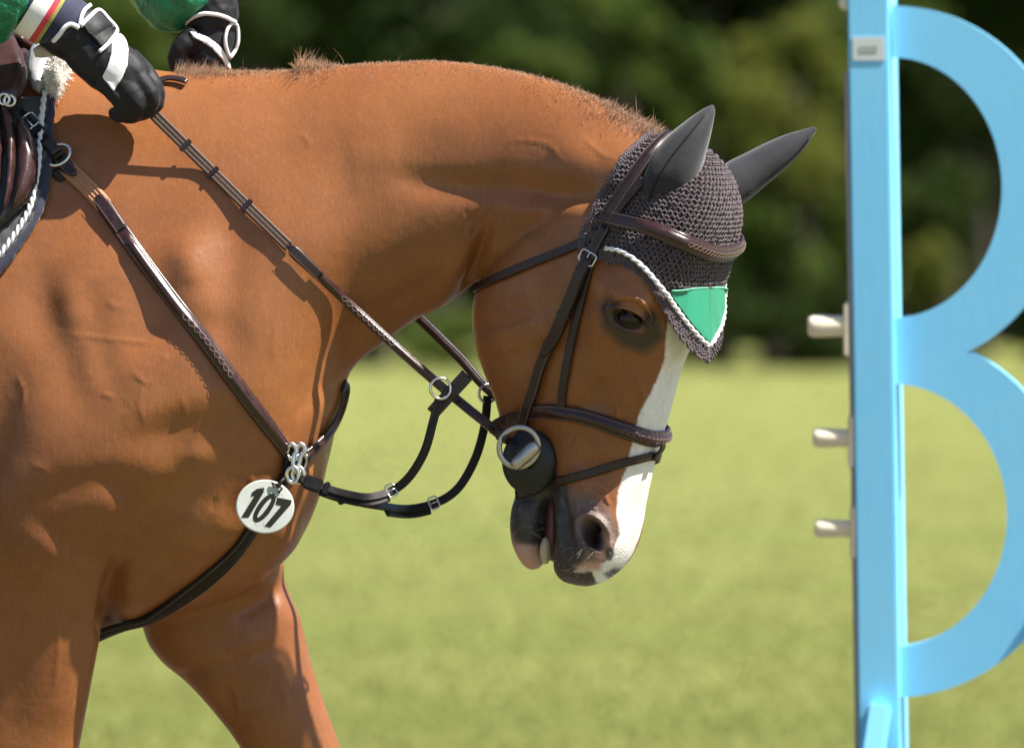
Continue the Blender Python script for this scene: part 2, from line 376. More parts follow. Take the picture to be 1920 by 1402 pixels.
UP = [(1062, 800, 1231, 822, (34, 50, 60, 64, 60, 50, 38)), (1050, 870, 1213, 885, (40, 54, 62, 66, 66, 55, 38)), (1054, 940, 1196, 945, (46, 60, 68, 74, 76, 63, 41)),
      (1060, 995, 1183, 995, (48, 64, 74, 84, 88, 76, 45)), (1056, 1035, 1170, 1036, (48, 64, 76, 86, 86, 72, 43)), (1054, 1066, 1152, 1068, (44, 58, 66, 70, 66, 52, 32)),
      (1064, 1088, 1130, 1088, (28, 38, 44, 46, 42, 32, 20)), (1082, 1097, 1106, 1097, (8, 10, 12, 12, 10, 8, 5))]
LO = [(985, 840, 1063, 840, (30, 40, 46, 48, 46, 40, 28)), (982, 910, 1049, 905, (34, 44, 48, 48, 46, 40, 28)), (971, 960, 1033, 952, (34, 46, 52, 53, 50, 44, 30)),
      (971, 1008, 1024, 998, (34, 44, 50, 52, 50, 42, 28)), (982, 1044, 1019, 1036, (28, 38, 44, 46, 44, 36, 24)), (990, 1063, 1012, 1060, (16, 20, 24, 24, 22, 18, 12)), (996, 1071, 1007, 1069, (4, 6, 8, 8, 7, 5, 3))]
def leg(R, n=120, N=40):
    """rows: left x,y, right x,y, centre depth, half depth (all pixels)"""
    a = np.linspace(0, 2*np.pi, N, endpoint=False); secs = []
    for (lx, ly, rx, ry, yc, wd) in R:
        c = np.cos(a)*0.5+0.5; x = lx+(rx-lx)*c; y = ly+(ry-ly)*c
        sy = np.sign(np.sin(a))*np.abs(np.sin(a))**0.85
        secs.append(Wn(x, y, yc+0*x)+np.stack([0*x, sy*wd*S, 0*x], -1))
    return grid(catmull(np.array(secs), n))
yn = float(ymid(100))
NEAR_LEG = [(150, 330, 260, 300, yn-120, 25), (85, 470, 345, 450, yn-185, 62), (30, 640, 392, 640, yn-212, 82), (0, 780, 404, 800, yn-222, 92), (-30, 900, 372, 905, yn-222, 96), (-70, 985, 290, 985, yn-200, 92),
            (-98, 1070, 214, 1072, yn-176, 84), (-105, 1180, 192, 1182, yn-158, 76), (-98, 1300, 169, 1300, yn-148, 68), (-88, 1402, 150, 1402, yn-142, 62), (-68, 1560, 118, 1560, yn-140, 54), (-74, 1680, 108, 1680, yn-140, 56),
            (-52, 1770, 78, 1770, yn-138, 42), (-42, 1950, 50, 1950, yn-136, 31), (-55, 2090, 62, 2090, yn-136, 37), (-22, 2190, 78, 2180, yn-136, 33), (-14, 2262, 104, 2240, yn-136, 46), (-22, 2362, 150, 2362, yn-136, 58)]
yf = float(ymid(400))
FAR_LEG = [(310, 960, 520, 900, yf+130, 60), (262, 1090, 520, 1010, yf+140, 92), (268, 1185, 540, 1095, yf+148, 94), (300, 1238, 566, 1165, yf+150, 88), (352, 1282, 584, 1238, yf+150, 80), (400, 1335, 607, 1310, yf+150, 72),
           (450, 1402, 640, 1400, yf+150, 64), (530, 1540, 690, 1530, yf+150, 54), (560, 1650, 722, 1640, yf+150, 55), (585, 1740, 705, 1740, yf+150, 42), (600, 1920, 692, 1920, yf+150, 31), (595, 2060, 712, 2060, yf+150, 37),
           (640, 2150, 738, 2140, yf+150, 33), (655, 2225, 775, 2200, yf+150, 46), (650, 2330, 820, 2325, yf+150, 58)]
def hind(dx, yc, sw): return [(-1460+dx*0, 500, -1000, 560, yc*0.75, 110), (-1520, 760, -1040, 780, yc*0.95, 120), (-1470+dx*.3, 1000, -1090+dx*.3, 1010, yc, 95), (-1400+dx*.6, 1230, -1170+dx*.6, 1240, yc, 70), (-1430+dx*.8, 1470, -1245+dx*.8, 1500, yc, 52),
            (-1445+dx, 1580, -1290+dx, 1600, yc, 52), (-1405+dx, 1720, -1295+dx, 1730, yc, 38), (-1380+dx, 1950, -1285+dx, 1950, yc, 32), (-1390+dx, 2090, -1270+dx, 2090, yc, 38), (-1350+dx, 2190, -1245+dx, 2180, yc, 34), (-1345+dx, 2260, -1220+dx, 2240, yc, 48), (-1350+dx, 2362, -1175+dx, 2362, yc, 60)]
yr = float(ymid(-1300))
me = fuse([trunk(), loft_head(HS), loft_head(UP, 90), loft_head(LO, 80), leg(NEAR_LEG), leg(FAR_LEG), leg(hind(160, yr-150, 1)), leg(hind(-120, yr+170, 1))], 0.0042, 'body')

# finer skin over the head
V = getv(me); px, py = PX(V)
bm = bmesh.new(); bm.from_mesh(me); bm.verts.ensure_lookup_table()
pv = [(PX(np.array(v.co))) for v in bm.verts] if False else None
inh = (px > 858) & (py > 380) & (px < 1400)
ed = [e for e in bm.edges if inh[e.verts[0].index] and inh[e.verts[1].index]]
bmesh.ops.subdivide_edges(bm, edges=ed, cuts=1, use_grid_fill=True)
V2 = np.array([v.co for v in bm.verts]); x2, y2 = PX(V2); bm.verts.index_update()
ine = (np.hypot((x2-1182)/1.15, y2-598) < 62) & (V2[:, 1] < YH*S) | (np.hypot(x2-1112, (y2-1005)) < 62) & (V2[:, 1] < (YH-20)*S)
ed = [e for e in bm.edges if ine[e.verts[0].index] and ine[e.verts[1].index]]
bmesh.ops.subdivide_edges(bm, edges=ed, cuts=1, use_grid_fill=True)
bm.to_mesh(me); bm.free(); me.update()

V = getv(me); E = gete(me); px, py = PX(V)
V = smooth(V, E, 14)
# blend the joins: shoulder and legs into trunk, head into neck
mk = np.clip(np.exp(-(pl_dist(px, py, [(150, 330), (330, 480), (400, 700), (380, 900), (230, 1060)])/70)**2)+np.exp(-(pl_dist(px, py, [(-120, 950), (-40, 700), (60, 480)])/110)**2)
    + np.exp(-(pl_dist(px, py, [(270, 1090), (400, 1040), (540, 1080)])/60)**2)*0.8+np.exp(-(pl_dist(px, py, [(935, 425), (1010, 395), (1120, 330), (1250, 260)])/80)**2)+np.exp(-(pl_dist(px, py, [(1040, 830), (1200, 845)])/40)**2)
    + np.exp(-(pl_dist(px, py, [(-1500, 500), (-1000, 500), (-1000, 1000), (-1500, 1000)])/150)**2), 0, 1)
V = smooth(V, E, 110, 0.5, mk)
mk = np.exp(-(pl_dist(px, py, [(60, 420), (330, 480), (404, 640), (395, 900)])/130)**2)
V = smooth(V, E, 60, 0.5, mk)
setv(me, V)

def sculpt(V, strokes, gain=1.0):
    """strokes: (polyline in pixels, radius, height in mm, side) raised or cut along the skin's normal"""
    setv(me, V); N = getn(me); px, py = PX(V)
    d = np.zeros(len(V)); tocam = np.array([0, -D, HC])-V; tocam /= np.linalg.norm(tocam, axis=1)[:, None]
    nf = np.einsum('ij,ij->i', N, tocam); vis = sstep(-0.05, 0.25, nf)
    for st in strokes:
        P, r, a = st[:3]; only_near = st[3] if len(st) > 3 else True
        P = [P] if isinstance(P[0], (int, float)) else P
        xs = [q[0] for q in P]; ys = [q[1] for q in P]
        k = np.where((px > min(xs)-3*r) & (px < max(xs)+3*r) & (py > min(ys)-3*r) & (py < max(ys)+3*r))[0]
        if len(P) == 1: dist = np.hypot(px[k]-xs[0], py[k]-ys[0])
        else: dist, fr_ = pl_frac(px[k], py[k], even(np.array(P, float), max(r*0.7, 4)) if len(P) > 2 else P)
        tp = 1.0 if len(P) == 1 else sstep(-0.04, 0.3, fr_)*sstep(1.04, 0.7, fr_)
        d[k] += a*gain*1e-3*np.exp(-(dist/r)**2)*(vis[k] if only_near else 1)*tp
    return V+N*d[:, None]
# broad muscle masses, then creases
V = sculpt(V, [
    ([(520, 210), (760, 215), (1000, 250), (1130, 320)], 85, 7), ([(480, 420), (640, 460), (800, 440), (900, 400)], 75, 6), ([(1080, 300)], 48, 10), ([(1160, 310)], 40, 7), ([(640, 300), (760, 290)], 60, 4),
    ([(1150, 356), (1060, 366), (960, 350), (850, 350), (700, 330)], 24, -10), ([(1165, 358), (1100, 366), (1040, 364), (960, 352)], 13, -6), ([(1120, 400), (1040, 395), (960, 400)], 20, 5),
    ([(1080, 400), (960, 420), (880, 470), (820, 540)], 34, 2.5), ([(925, 395), (905, 435), (893, 490), (872, 545), (858, 590)], 18, -9), ([(930, 410), (900, 460), (880, 520)], 9, -4), ([(918, 425), (905, 468), (894, 505), (878, 552), (868, 590)], 9, -13), ([(1010, 440), (950, 460), (915, 500)], 26, 6),
    ([(850, 470), (790, 530), (700, 600), (600, 700), (540, 790)], 22, -6), ([(800, 560), (720, 630), (640, 730), (570, 810)], 30, 7), ([(660, 690), (600, 730), (555, 790)], 12, -6),
    ([(430, 330), (440, 460), (425, 590), (440, 720)], 42, -10), ([(330, 420), (365, 520), (372, 620)], 48, 12), ([(345, 470), (360, 540)], 24, 5),
    ([(250, 640), (300, 700), (335, 810)], 95, 17), ([(370, 855)], 26, 7), ([(352, 838)], 9, -4), ([(395, 880)], 10, -3),
    ([(70, 480), (92, 600), (130, 700), (160, 810)], 36, -8), ([(120, 520), (140, 620)], 24, 4), ([(175, 520), (185, 640), (215, 760)], 26, -5), ([(20, 560), (40, 720), (60, 850)], 36, 5),
    ([(20, 960), (180, 905), (300, 935), (400, 890)], 36, -10), ([(120, 1010), (60, 1100)], 70, 13), ([(190, 880), (260, 960), (255, 1060)], 26, -6), ([(300, 1000), (380, 980), (430, 1000)], 50, 7),
    ([(228, 1040), (220, 1075), (210, 1120), (196, 1210)], 16, -34), ([(250, 1090), (232, 1160)], 14, 5), ([(560, 820), (520, 960), (420, 1060), (300, 1140)], 26, -10), ([(560, 980), (520, 1060), (470, 1090)], 34, 10), ([(330, 1000), (400, 1010), (450, 960)], 40, 9), ([(540, 1070), (500, 1120), (430, 1160)], 14, -12),
    ([(600, 860), (595, 960)], 40, 5), ([(280, 1300), (345, 1266), (420, 1242), (540, 1206)], 7, -10), ([(360, 1250), (440, 1225), (500, 1195)], 24, 5), ([(470, 1300), (520, 1400)], 40, 4), ([(410, 1270), (470, 1400)], 16, -4),
    ([(545, 1120), (560, 1180)], 26, 4), ([(30, 1200), (20, 1402)], 30, -4), ([(120, 1150), (110, 1380)], 40, 4)], 0.78)
V = smooth(V, E, 12)
# head: cheek, facial crest, brow, nose
V = sculpt(V, [
    ([(960, 600), (980, 660)], 80, 5), ([(1085, 690), (1060, 760), (1040, 800)], 20, 4.5), ([(1130, 700), (1110, 780)], 24, -6), ([(1100, 520), (1085, 600), (1060, 680)], 24, -5), ([(1140, 490)], 26, -5),
    ([(1130, 548), (1180, 552), (1235, 582)], 16, 6), ([(1216, 630)], 20, -5.5), ([(1180, 660), (1130, 640)], 20, -3.5), ([(1190, 690), (1165, 760)], 22, 3), ([(1230, 690), (1200, 790), (1180, 870)], 16, 3),
    ([(1075, 870), (1095, 930)], 24, 4), ([(1120, 850), (1140, 930)], 24, -3), ([(935, 760), (1000, 800), (1040, 850)], 18, -3), ([(990, 980)], 30, 4), ([(960, 935), (1010, 925)], 14, -4),
    ([(1060, 930), (1068, 1000), (1072, 1060)], 9, -2.5), ([(1048, 940), (1050, 1010), (1042, 1050)], 7, 2.5), ([(1082, 950), (1078, 1020)], 6, 2),
    ([(1108, 1092)], 26, 3)], 1.15)
V = smooth(V, E, 5, 0.5, ((px > 860) & (py > 380)).astype(float))
# veins, wrinkles and small folds
VEINS = [([(110, 625), (160, 630), (205, 636), (250, 640), (288, 645), (312, 637)], 3.2, 0.85), ([(248, 690), (256, 705), (272, 717), (290, 714)], 3.2, 1.0), ([(190, 735), (203, 742), (216, 741)], 4, 1.2), ([(300, 668), (318, 676)], 4, 1.0), ([(268, 715), (262, 760), (275, 800)], 3, 0.8), ([(340, 740), (352, 790)], 3, .9),
    ([(200, 560), (215, 575), (230, 572)], 3.2, 1.1), ([(30, 700), (45, 735), (40, 770)], 3.5, 1), ([(55, 870), (90, 880)], 3.5, .9),
    ([(945, 268), (985, 263), (1030, 274), (1060, 310)], 3.4, 0.9), ([(1090, 255), (1130, 290), (1160, 300)], 3, 1.0), ([(560, 250), (575, 262), (580, 280)], 3.5, .8),
    ([(870, 392), (890, 425), (880, 450)], 3.2, -1.6), ([(905, 390), (880, 412), (850, 460)], 3.5, -1.5), ([(930, 385), (900, 420)], 3.2, -1.3), ([(850, 430), (832, 480), (838, 520)], 4, -1.8), ([(825, 440), (812, 500)], 4, -1.3),
    ([(950, 570), (975, 578), (990, 585)], 3, -0.9), ([(975, 586), (1010, 580)], 3, .7), ([(1188, 690), (1198, 720), (1208, 748), (1204, 775)], 4.2, 2.0), ([(1150, 745), (1158, 775), (1155, 800)], 4, 1.6), ([(1176, 735), (1165, 765)], 3.5, 1.2), ([(1010, 690), (1000, 730), (1010, 760)], 4, 1.0), ([(1130, 815), (1120, 850)], 4, 1.2), ([(1090, 800), (1075, 840)], 4, .9),
    ([(1095, 925), (1110, 940)], 3.4, 1.7), ([(1078, 935), (1088, 962)], 3.0, 1.7), ([(1064, 935), (1072, 965)], 3, 1.5), ([(1110, 915), (1130, 935)], 3.4, 1.5), ([(1125, 900), (1142, 920)], 3.2, 1.3), ([(1102, 945), (1122, 958)], 3, 1.2), ([(1132, 925), (1145, 950)], 3, 1.1), ([(1088, 912), (1100, 922)], 3, 1.3),
    ([(520, 600), (510, 680)], 6, .8), ([(470, 880), (478, 940)], 4, 1.2), ([(402, 930), (398, 960)], 3.5, -1.2), ([(575, 870), (590, 920)], 4, 1), ([(610, 830), (600, 900), (575, 990)], 6, 1.5), ([(90, 1140), (110, 1200), (100, 1300)], 5, 1.0), ([(450, 1150), (470, 1200)], 5, 1), ([(430, 1260), (448, 1330), (440, 1370)], 5, 1.4), ([(520, 1260), (545, 1340)], 5, 1.2)]
V = sculpt(V, VEINS, 1.35)
# eye: lids folded round an almond opening
EC = (1178.0, 597.0)
def eye_uv(px, py):
    a = math.radians(22); x = px-EC[0]; y = py-EC[1]
    return x*math.cos(a)+y*math.sin(a), -x*math.sin(a)+y*math.cos(a)
setv(me, V); N = getn(me); px, py = PX(V); u, v = eye_uv(px, py)
nearm = (N[:, 1] < 0.2)
alm = np.where(v < 0, np.abs(u/31)**2+np.abs(v/13)**1.8, np.abs(u/31)**2+np.abs(v/18)**1.8)       # <1 inside the opening
rim = np.sqrt(alm)
q = np.where(nearm, 1.0, 0.0)
d = q*(-0.0125*sstep(1.10, 0.80, rim)+np.where(v < 0, 0.0042, 0.0026)*np.exp(-((rim-1.32)/0.24)**2))
d += q*(-0.0032*np.exp(-((np.hypot(u/40, (v+2)/28)-1.0)/0.09)**2)*sstep(4, -8, v)+0.0035*np.exp(-((np.hypot(u/42, (v+2)/37)-1.0)/0.16)**2)*sstep(6, -10, v))
d += q*(-0.0016*np.exp(-((np.hypot(u/34, v/27)-1.0)/0.10)**2)*sstep(0, 8, v))
V = V+N*d[:, None]
# nostril: a comma-shaped cave under a raised rim
NC = (1113.0, 1006.0)
setv(me, V); N = getn(me); px, py = PX(V)
a = math.radians(-24); x = px-NC[0]; y = py-NC[1]; u = x*math.cos(a)-y*math.sin(a)*-1; u = x*math.cos(a)+y*math.sin(a); v = -x*math.sin(a)+y*math.cos(a)
r2 = np.hypot(u/20, v/31); nm = (N[:, 1] < 0.35)
ph = np.arctan2(-v, u)                                     # up is +90 degrees
top = 0.5+0.5*np.cos(ph-math.radians(80))
d = np.where(nm, -0.034*sstep(1.18, 0.35, np.hypot((u-3)/20, (v+3)/31))+(0.0010+0.0060*top**1.5)*np.exp(-((r2-1.38)/0.30)**2), 0)
d += np.where(nm, 0.004*np.exp(-(np.hypot(px-1140, py-1022)/14)**2), 0)
V = V+N*d[:, None]
lsm = ((np.hypot(px-NC[0], py-NC[1]) < 60) & nm).astype(float)*0.7
V = smooth(V, E, 3, 0.5, lsm)
setv(me, V)

P0H0 = W(1080, 600, YH)
# marks of the coat as signed distances in pixels (positive inside)
px, py = PX(V); N = getn(me)
BIG = -400.0
def put(name, val):
    a_ = me.attributes.new(name, 'FLOAT', 'POINT'); a_.data.foreach_set('value', np.asarray(val, np.float32))
headm = (px > 860) & (py > 380)
blaze = [(1300, 520), (1256, 575), (1250, 620), (1245, 680), (1224, 730), (1198, 775), (1186, 830), (1173, 880), (1160, 915), (1156, 965), (1163, 1000), (1150, 1030), (1146, 1048), (1110, 1062), (1088, 1060), (1076, 1072), (1110, 1070), (1118, 1090), (1170, 1110), (1400, 1100), (1400, 520)]
vlat = ((V-np.array(P0H0))@LATH)/S
put('white', np.where(headm, np.minimum(poly_sd(px, py, blaze), np.interp(py, [500, 700, 900, 1000, 1060], [72, 64, 56, 54, 42])-vlat), BIG))
taupe = [(1020, 905), (1060, 915), (1100, 925), (1130, 945), (1155, 975), (1165, 1000), (1180, 1040), (1200, 1120), (920, 1120), (920, 900)]
put('taupe', np.where(headm, poly_sd(px, py, taupe), BIG))
dark = [(925, 905), (960, 918), (1035, 880), (1062, 905), (1072, 945), (1082, 1000), (1100, 1030), (1088, 1062), (1118, 1068), (1120, 1085), (1095, 1130), (1018, 1130), (1012, 1025), (975, 1024), (962, 1000), (950, 985), (930, 960)]
put('dark', np.where(headm, poly_sd(px, py, dark), BIG))
put('dark2', np.where(headm, np.maximum.reduce([poly_sd(px, py, [(1128, 1075), (1150, 1062), (1210, 1060), (1210, 1110), (1150, 1095)])-2, 10-np.hypot((px-1142)/0.8, (py-1037)/1.2)]), BIG))
pink = np.maximum(poly_sd(px, py, [(962, 1020), (1008, 1022), (1013, 1050), (1016, 1090), (940, 1090), (940, 1010)]), poly_sd(px, py, [(930, 960), (950, 956), (955, 1000), (966, 1026), (930, 1026)]))
pink = np.maximum(pink, poly_sd(px, py, [(1078, 1062), (1105, 1052), (1128, 1052), (1126, 1068), (1098, 1070), (1080, 1070)]))
pink = np.maximum(pink, poly_sd(px, py, [(1128, 995), (1146, 1015), (1150, 1040), (1125, 1050), (1115, 1040), (1124, 1015)]))
put('pink', np.where(headm & (px < 1170), pink, BIG))
u, v = eye_uv(px, py)
ed_ = 20-np.where((px > 1050) & (px < 1262), pl_dist(px, py, [(1142, 578), (1148, 606), (1172, 630), (1204, 642), (1226, 626), (1220, 602)]), 999)
put('eyedark', np.where(N[:, 1] < 0.3, np.maximum(ed_, 10-np.abs(rim-1.0)*60), BIG))
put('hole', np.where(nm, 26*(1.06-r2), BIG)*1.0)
horse = thing('horse', 'chestnut horse with white blaze, head tucked, wearing full tack, walking with far foreleg forward', 'horse', (float(W(-500, 0, 0).x), float(ymid(-500))*S, 0))
body = obj('body', me, MAT['horse'], horse)
BV = bvh_of(me)
CAMP = Vector((0, -D, HC))
def surf(x, y, off=0.0, far=False):
    p = W(x, y, 0); dr = (p-CAMP).normalized()
    o = CAMP if not far else CAMP+dr*(D+6)
    loc, n, i, dist = BV.ray_cast(o, dr if not far else -dr)
    if loc is None: return None
    if n.dot(dr if not far else -dr) > 0: n = -n
    return loc+n*off, n
P0H = W(1080, 600, YH)
def mir(P):
    """mirror across the head's middle plane"""
    P = np.asarray(P, float); d = (P-np.array(P0H))@LATH; return P-2*d[..., None]*LATH
def mirt(P, x0=300):
    P = np.asarray(P, float); L = np.array([math.sin(T12), math.cos(T12), 0]); d = (P-np.array(W(x0, 600, float(ymid(x0)))))@L; return P-2*d[..., None]*L
# eye
def eye_at(c, nn):
    e = obj('eye', ball(c, 0.0265, 24, 32), MAT['eyeball'], horse); return e
q = surf(EC[0]+2, EC[1]+1)
e_out = surf(EC[0], EC[1]-26)[0]
ec = np.array(q[0])+np.array([0.10, 0.97, -0.05])*0.0185
eye_at(ec, None); eye_at(mir(ec), None)
# ------------------------------------------------------------------ straps and other strip work
def nrm(a): a = np.asarray(a, float); return a/(np.linalg.norm(a, axis=-1, keepdims=True)+1e-12)
def strip(P, Nn, wd, th, pad=0.0, lip=0.0015, closed=False, point=False):
    """a leather strap along P lying on normals Nn: bevelled edges, optional raised (rolled) middle"""
    P = np.asarray(P, float); Nn = nrm(Nn); m = len(P)
    T = nrm(np.gradient(P, axis=0) if not closed else np.roll(P, -1, 0)-np.roll(P, 1, 0))
    B = nrm(np.cross(T, Nn)); Nn = np.cross(B, T)
    wd = np.broadcast_to(np.asarray(wd, float), (m,)).copy(); pad = np.broadcast_to(np.asarray(pad, float), (m,))
    if point:
        k = np.arange(m)[::-1]*np.linalg.norm(P[1]-P[0]); wd *= np.clip(np.sqrt(np.clip(k/(wd*0.9), 0, 1)), 0.12, 1)
    prof = [(-.5, .12), (-.46, .75), (-.40, 1.0), (-.33, 1.0), (-.27, 1.0), (-.16, 1.0), (0, 1.0), (.16, 1.0), (.27, 1.0), (.33, 1.0), (.40, 1.0), (.46, .75), (.5, .12), (.46, -.1), (-.46, -.1)]
    padp = [0, 0, 0, 0, .25, .8, 1, .8, .25, 0, 0, 0, 0, 0, 0]
    R = np.stack([P+B*(a*wd)[:, None]+Nn*(b*th+c*pad)[:, None] for (a, b), c in zip(prof, padp)], 1)
    return grid(R, wrap_u=closed)
def stitches(P, Nn, offs, th, length=0.0022, gap=0.0014, r=0.00042):
    """a row of single thread stitches along P, offs to the side"""
    P = np.asarray(P, float); Q = even(P, length+gap); L = np.r_[0, np.cumsum(np.linalg.norm(np.diff(P, axis=0), axis=1))]
    NN = nrm(np.stack([np.interp(np.linspace(0, L[-1], len(Q)), L, np.asarray(Nn)[:, k]) for k in range(3)], 1))
    if len(Q) < 3: return None
    T = nrm(np.gradient(Q, axis=0)); B = nrm(np.cross(T, NN)); out = []
    C = Q+B*offs+NN*(th+0.0001)
    for c, t, b, n in zip(C, T, B, NN): out.append(box(c, length, r*2.0, r*1.6, np.array([t, b, n])))
    return joinraw(out)
def rim_surf(xy, off=0.002, step=6.0, sm=3, far=False, bv=None):
    """follow the skin under a pixel path; returns points and normals"""
    Q = even(np.asarray(xy, float), step); P = []; Nn = []; last = None
    for x, y in Q:
        h = surf(x, y, 0, far) if bv is None else cast(bv, x, y)
        if h is None:
            if last is None: continue
            yp = last[0].y/S; P.append(np.array(W(x, y, yp))); Nn.append(np.array(last[1])); continue
        last = h; P.append(np.array(h[0])); Nn.append(np.array(h[1]))
    P = np.array(P); Nn = np.array(Nn)
    for _ in range(sm):
        P[1:-1] = (P[:-2]+2*P[1:-1]+P[2:])/4; Nn[1:-1] = (Nn[:-2]+2*Nn[1:-1]+Nn[2:])/4
    Nn = nrm(Nn); return P+Nn*off, Nn
def cast(bv, x, y):
    p = W(x, y, 0); dr = (p-CAMP).normalized(); loc, n, i, d = bv.ray_cast(CAMP, dr)
    if loc is None: return None
    if n.dot(dr) > 0: n = -n
    return loc, n
def mirror_on(P, Nn, M_=mir):
    """run the near path to its end and on down the other side"""
    P2 = M_(P)[::-1]; N2 = (M_(P+Nn)-M_(P))[::-1]; return np.vstack([P, P2[1:]]), np.vstack([Nn, N2[1:]])
def relax(P, Nn, it=4):
    for _ in range(it):
        P[1:-1] = (P[:-2]+2*P[1:-1]+P[2:])/4; Nn[1:-1] = (Nn[:-2]+2*Nn[1:-1]+Nn[2:])/4
    return P, nrm(Nn)
def torus(c, x, y, R, r, n=36, m=10, ry=None):
    """ring: centre, two in-plane axes"""
    a = np.linspace(0, 2*np.pi, n, endpoint=False); x = nrm(x); y = nrm(y); ry = ry or R
    path = np.asarray(c)+np.cos(a)[:, None]*R*x+np.sin(a)[:, None]*ry*y
    return tube(path, r, m, cap=False, closed=True)
def drape(bv, poly, off, thick, step=5.0, zfun=None):
    """a piece of cloth or leather cut to a pixel outline and laid on a surface"""
    from mathutils.geometry import delaunay_2d_cdt
    B = even(np.array(poly+poly[:1], float) if False else np.array(poly, float), step, True) if len(poly) > 12 else np.vstack([np.linspace(a, b, max(2, int(np.hypot(*(np.array(b)-a))/step)), endpoint=False) for a, b in zip(np.array(poly, float), np.roll(np.array(poly, float), -1, 0))])
    x0, y0 = B.min(0); x1, y1 = B.max(0)
    gx, gy = np.meshgrid(np.arange(x0+step/2, x1, step), np.arange(y0+step/2, y1, step)); gx = gx.ravel(); gy = gy.ravel()
    k = poly_sd(gx, gy, [tuple(b) for b in B]) > step*0.6
    pts = np.vstack([B, np.stack([gx[k], gy[k]], 1)]); nb = len(B)
    v, e, f, *_ = delaunay_2d_cdt([Vector(p) for p in pts], [(i, (i+1) % nb) for i in range(nb)], [], 0, 1e-4)
    v = np.array([(p.x, p.y) for p in v]); f = [list(t) for t in f]; cen = np.array([v[t].mean(0) for t in f]); kin = poly_sd(cen[:, 0], cen[:, 1], [tuple(b) for b in B]) > 0; f = [t for t, q in zip(f, kin) if q]
    C = []; Nn = []; last = None
    for x, y in v:
        h = cast(bv, x, y)
        if h is None:
            C.append(None); Nn.append(None); continue
        C.append(np.array(h[0])); Nn.append(np.array(h[1]))
    good = [i for i in range(len(v)) if C[i] is not None]
    if not good: return None
    gv = v[good]
    for i in range(len(v)):
        if C[i] is None:
            j = good[int(np.argmin(((gv-v[i])**2).sum(1)))]; C[i] = np.array(W(v[i][0], v[i][1], C[j][1]/S)); Nn[i] = Nn[j]
    C = np.array(C); Nn = np.array(Nn)
    E_ = np.array(sorted({tuple(sorted(p)) for t in f for p in zip(t, t[1:]+t[:1])}))
    Nn = nrm(smooth(Nn, E_, 6)); C = smooth(C, E_, 2)
    h = off+(zfun(v[:, 0], v[:, 1], poly_sd(v[:, 0], v[:, 1], [tuple(b) for b in B])) if zfun else 0)
    top = C+Nn*(np.broadcast_to(h, (len(C),)))[:, None]+Nn*thick; bot = C+Nn*off
    n = len(C); F = []
    cnt = {}
    for t in f:
        t = list(t)
        a, b, c = C[t[0]], C[t[1]], C[t[2]]
        if np.dot(np.cross(b-a, c-a), Nn[t[0]]) < 0: t = t[::-1]
        F.append(tuple(t)); F.append(tuple(i+n for i in t[::-1]))
        for p in zip(t, t[1:]+t[:1]): cnt[p] = 1
    for (i, j) in list(cnt):
        if (j, i) not in cnt: F.append((i, i+n, j+n, j))
    return raw(np.vstack([top, bot]), F)
def lbl(o, text): o['label'] = text; return o

# ------------------------------------------------------------------ ear bonnet
bonnet = thing('ear_bonnet', 'dark grey crocheted ear bonnet with green front patch on the horse head', 'ear bonnet', tuple(np.array(W(1230, 420, YH))))
BACK = [(1275, 236), (1240, 243), (1205, 268), (1170, 302), (1148, 340), (1128, 375), (1110, 415), (1096, 440), (1094, 468)]
FRONT = [(1094, 468), (1118, 484), (1140, 490), (1168, 497), (1200, 512), (1224, 540), (1243, 570), (1262, 604), (1284, 634), (1304, 662), (1322, 672)]
REG = BACK+FRONT[1:]+[(1420, 672), (1420, 236)]
AX0, AX1 = np.array(W(1205, 262, ymid_h(1205))), np.array(W(1150, 690, ymid_h(1150)))
AXD = nrm(AX1-AX0); FR = nrm(FRNH-AXD*np.dot(FRNH, AXD)); LA = nrm(LATH-AXD*np.dot(LATH, AXD)-FR*np.dot(LATH, FR))
def around(t, phi, off=0.0):
    """skin point seen from the head's own axis, phi from the face's middle towards the near side"""
    A = AX0+AXD*t; dr = np.cos(phi)*FR-np.sin(phi)*LA
    loc, n, i, d = BV.ray_cast(Vector(A+dr*0.6), Vector(-dr))
    if loc is None or d > 0.6: return None
    if n.dot(Vector(dr)) < 0: n = -n
    return np.array(loc)+np.array(n)*off, np.array(n)
# rows run over the poll and down the forehead; below the brow the cloth hangs straight off the forehead
T_ALL = np.arange(-0.030, 0.262, 0.0062)
rows = []
def hang(p, n, x, y):
    """the point of the bonnet falls free of the face below the brow"""
    return p
PH = np.linspace(0, math.radians(150), 110)
lobes = []; basev = []
def spindle(c, d, r, L, n):
    s = nrm(np.cross(d, n)); u = nrm(np.cross(s, d)); out = []
    for q, rr in ((-1, .25), (-.45, .95), (.3, 1.0), (1, .3)):
        for a in (0, 1.2566, 2.5133, 3.7699, 5.0265): out.append(c+d*q*L+r*rr*(math.cos(a)*s+math.sin(a)*u))
    return np.array(out)
SPF = [(i*5+j, i*5+(j+1) % 5, (i+1)*5+(j+1) % 5, (i+1)*5+j) for i in range(3) for j in range(5)]+[(15, 16, 17, 18, 19)]
def inreg(p):
    x, y = PX(p); return float(poly_sd(np.array([x]), np.array([y]), REG)[0])
gridpts = []
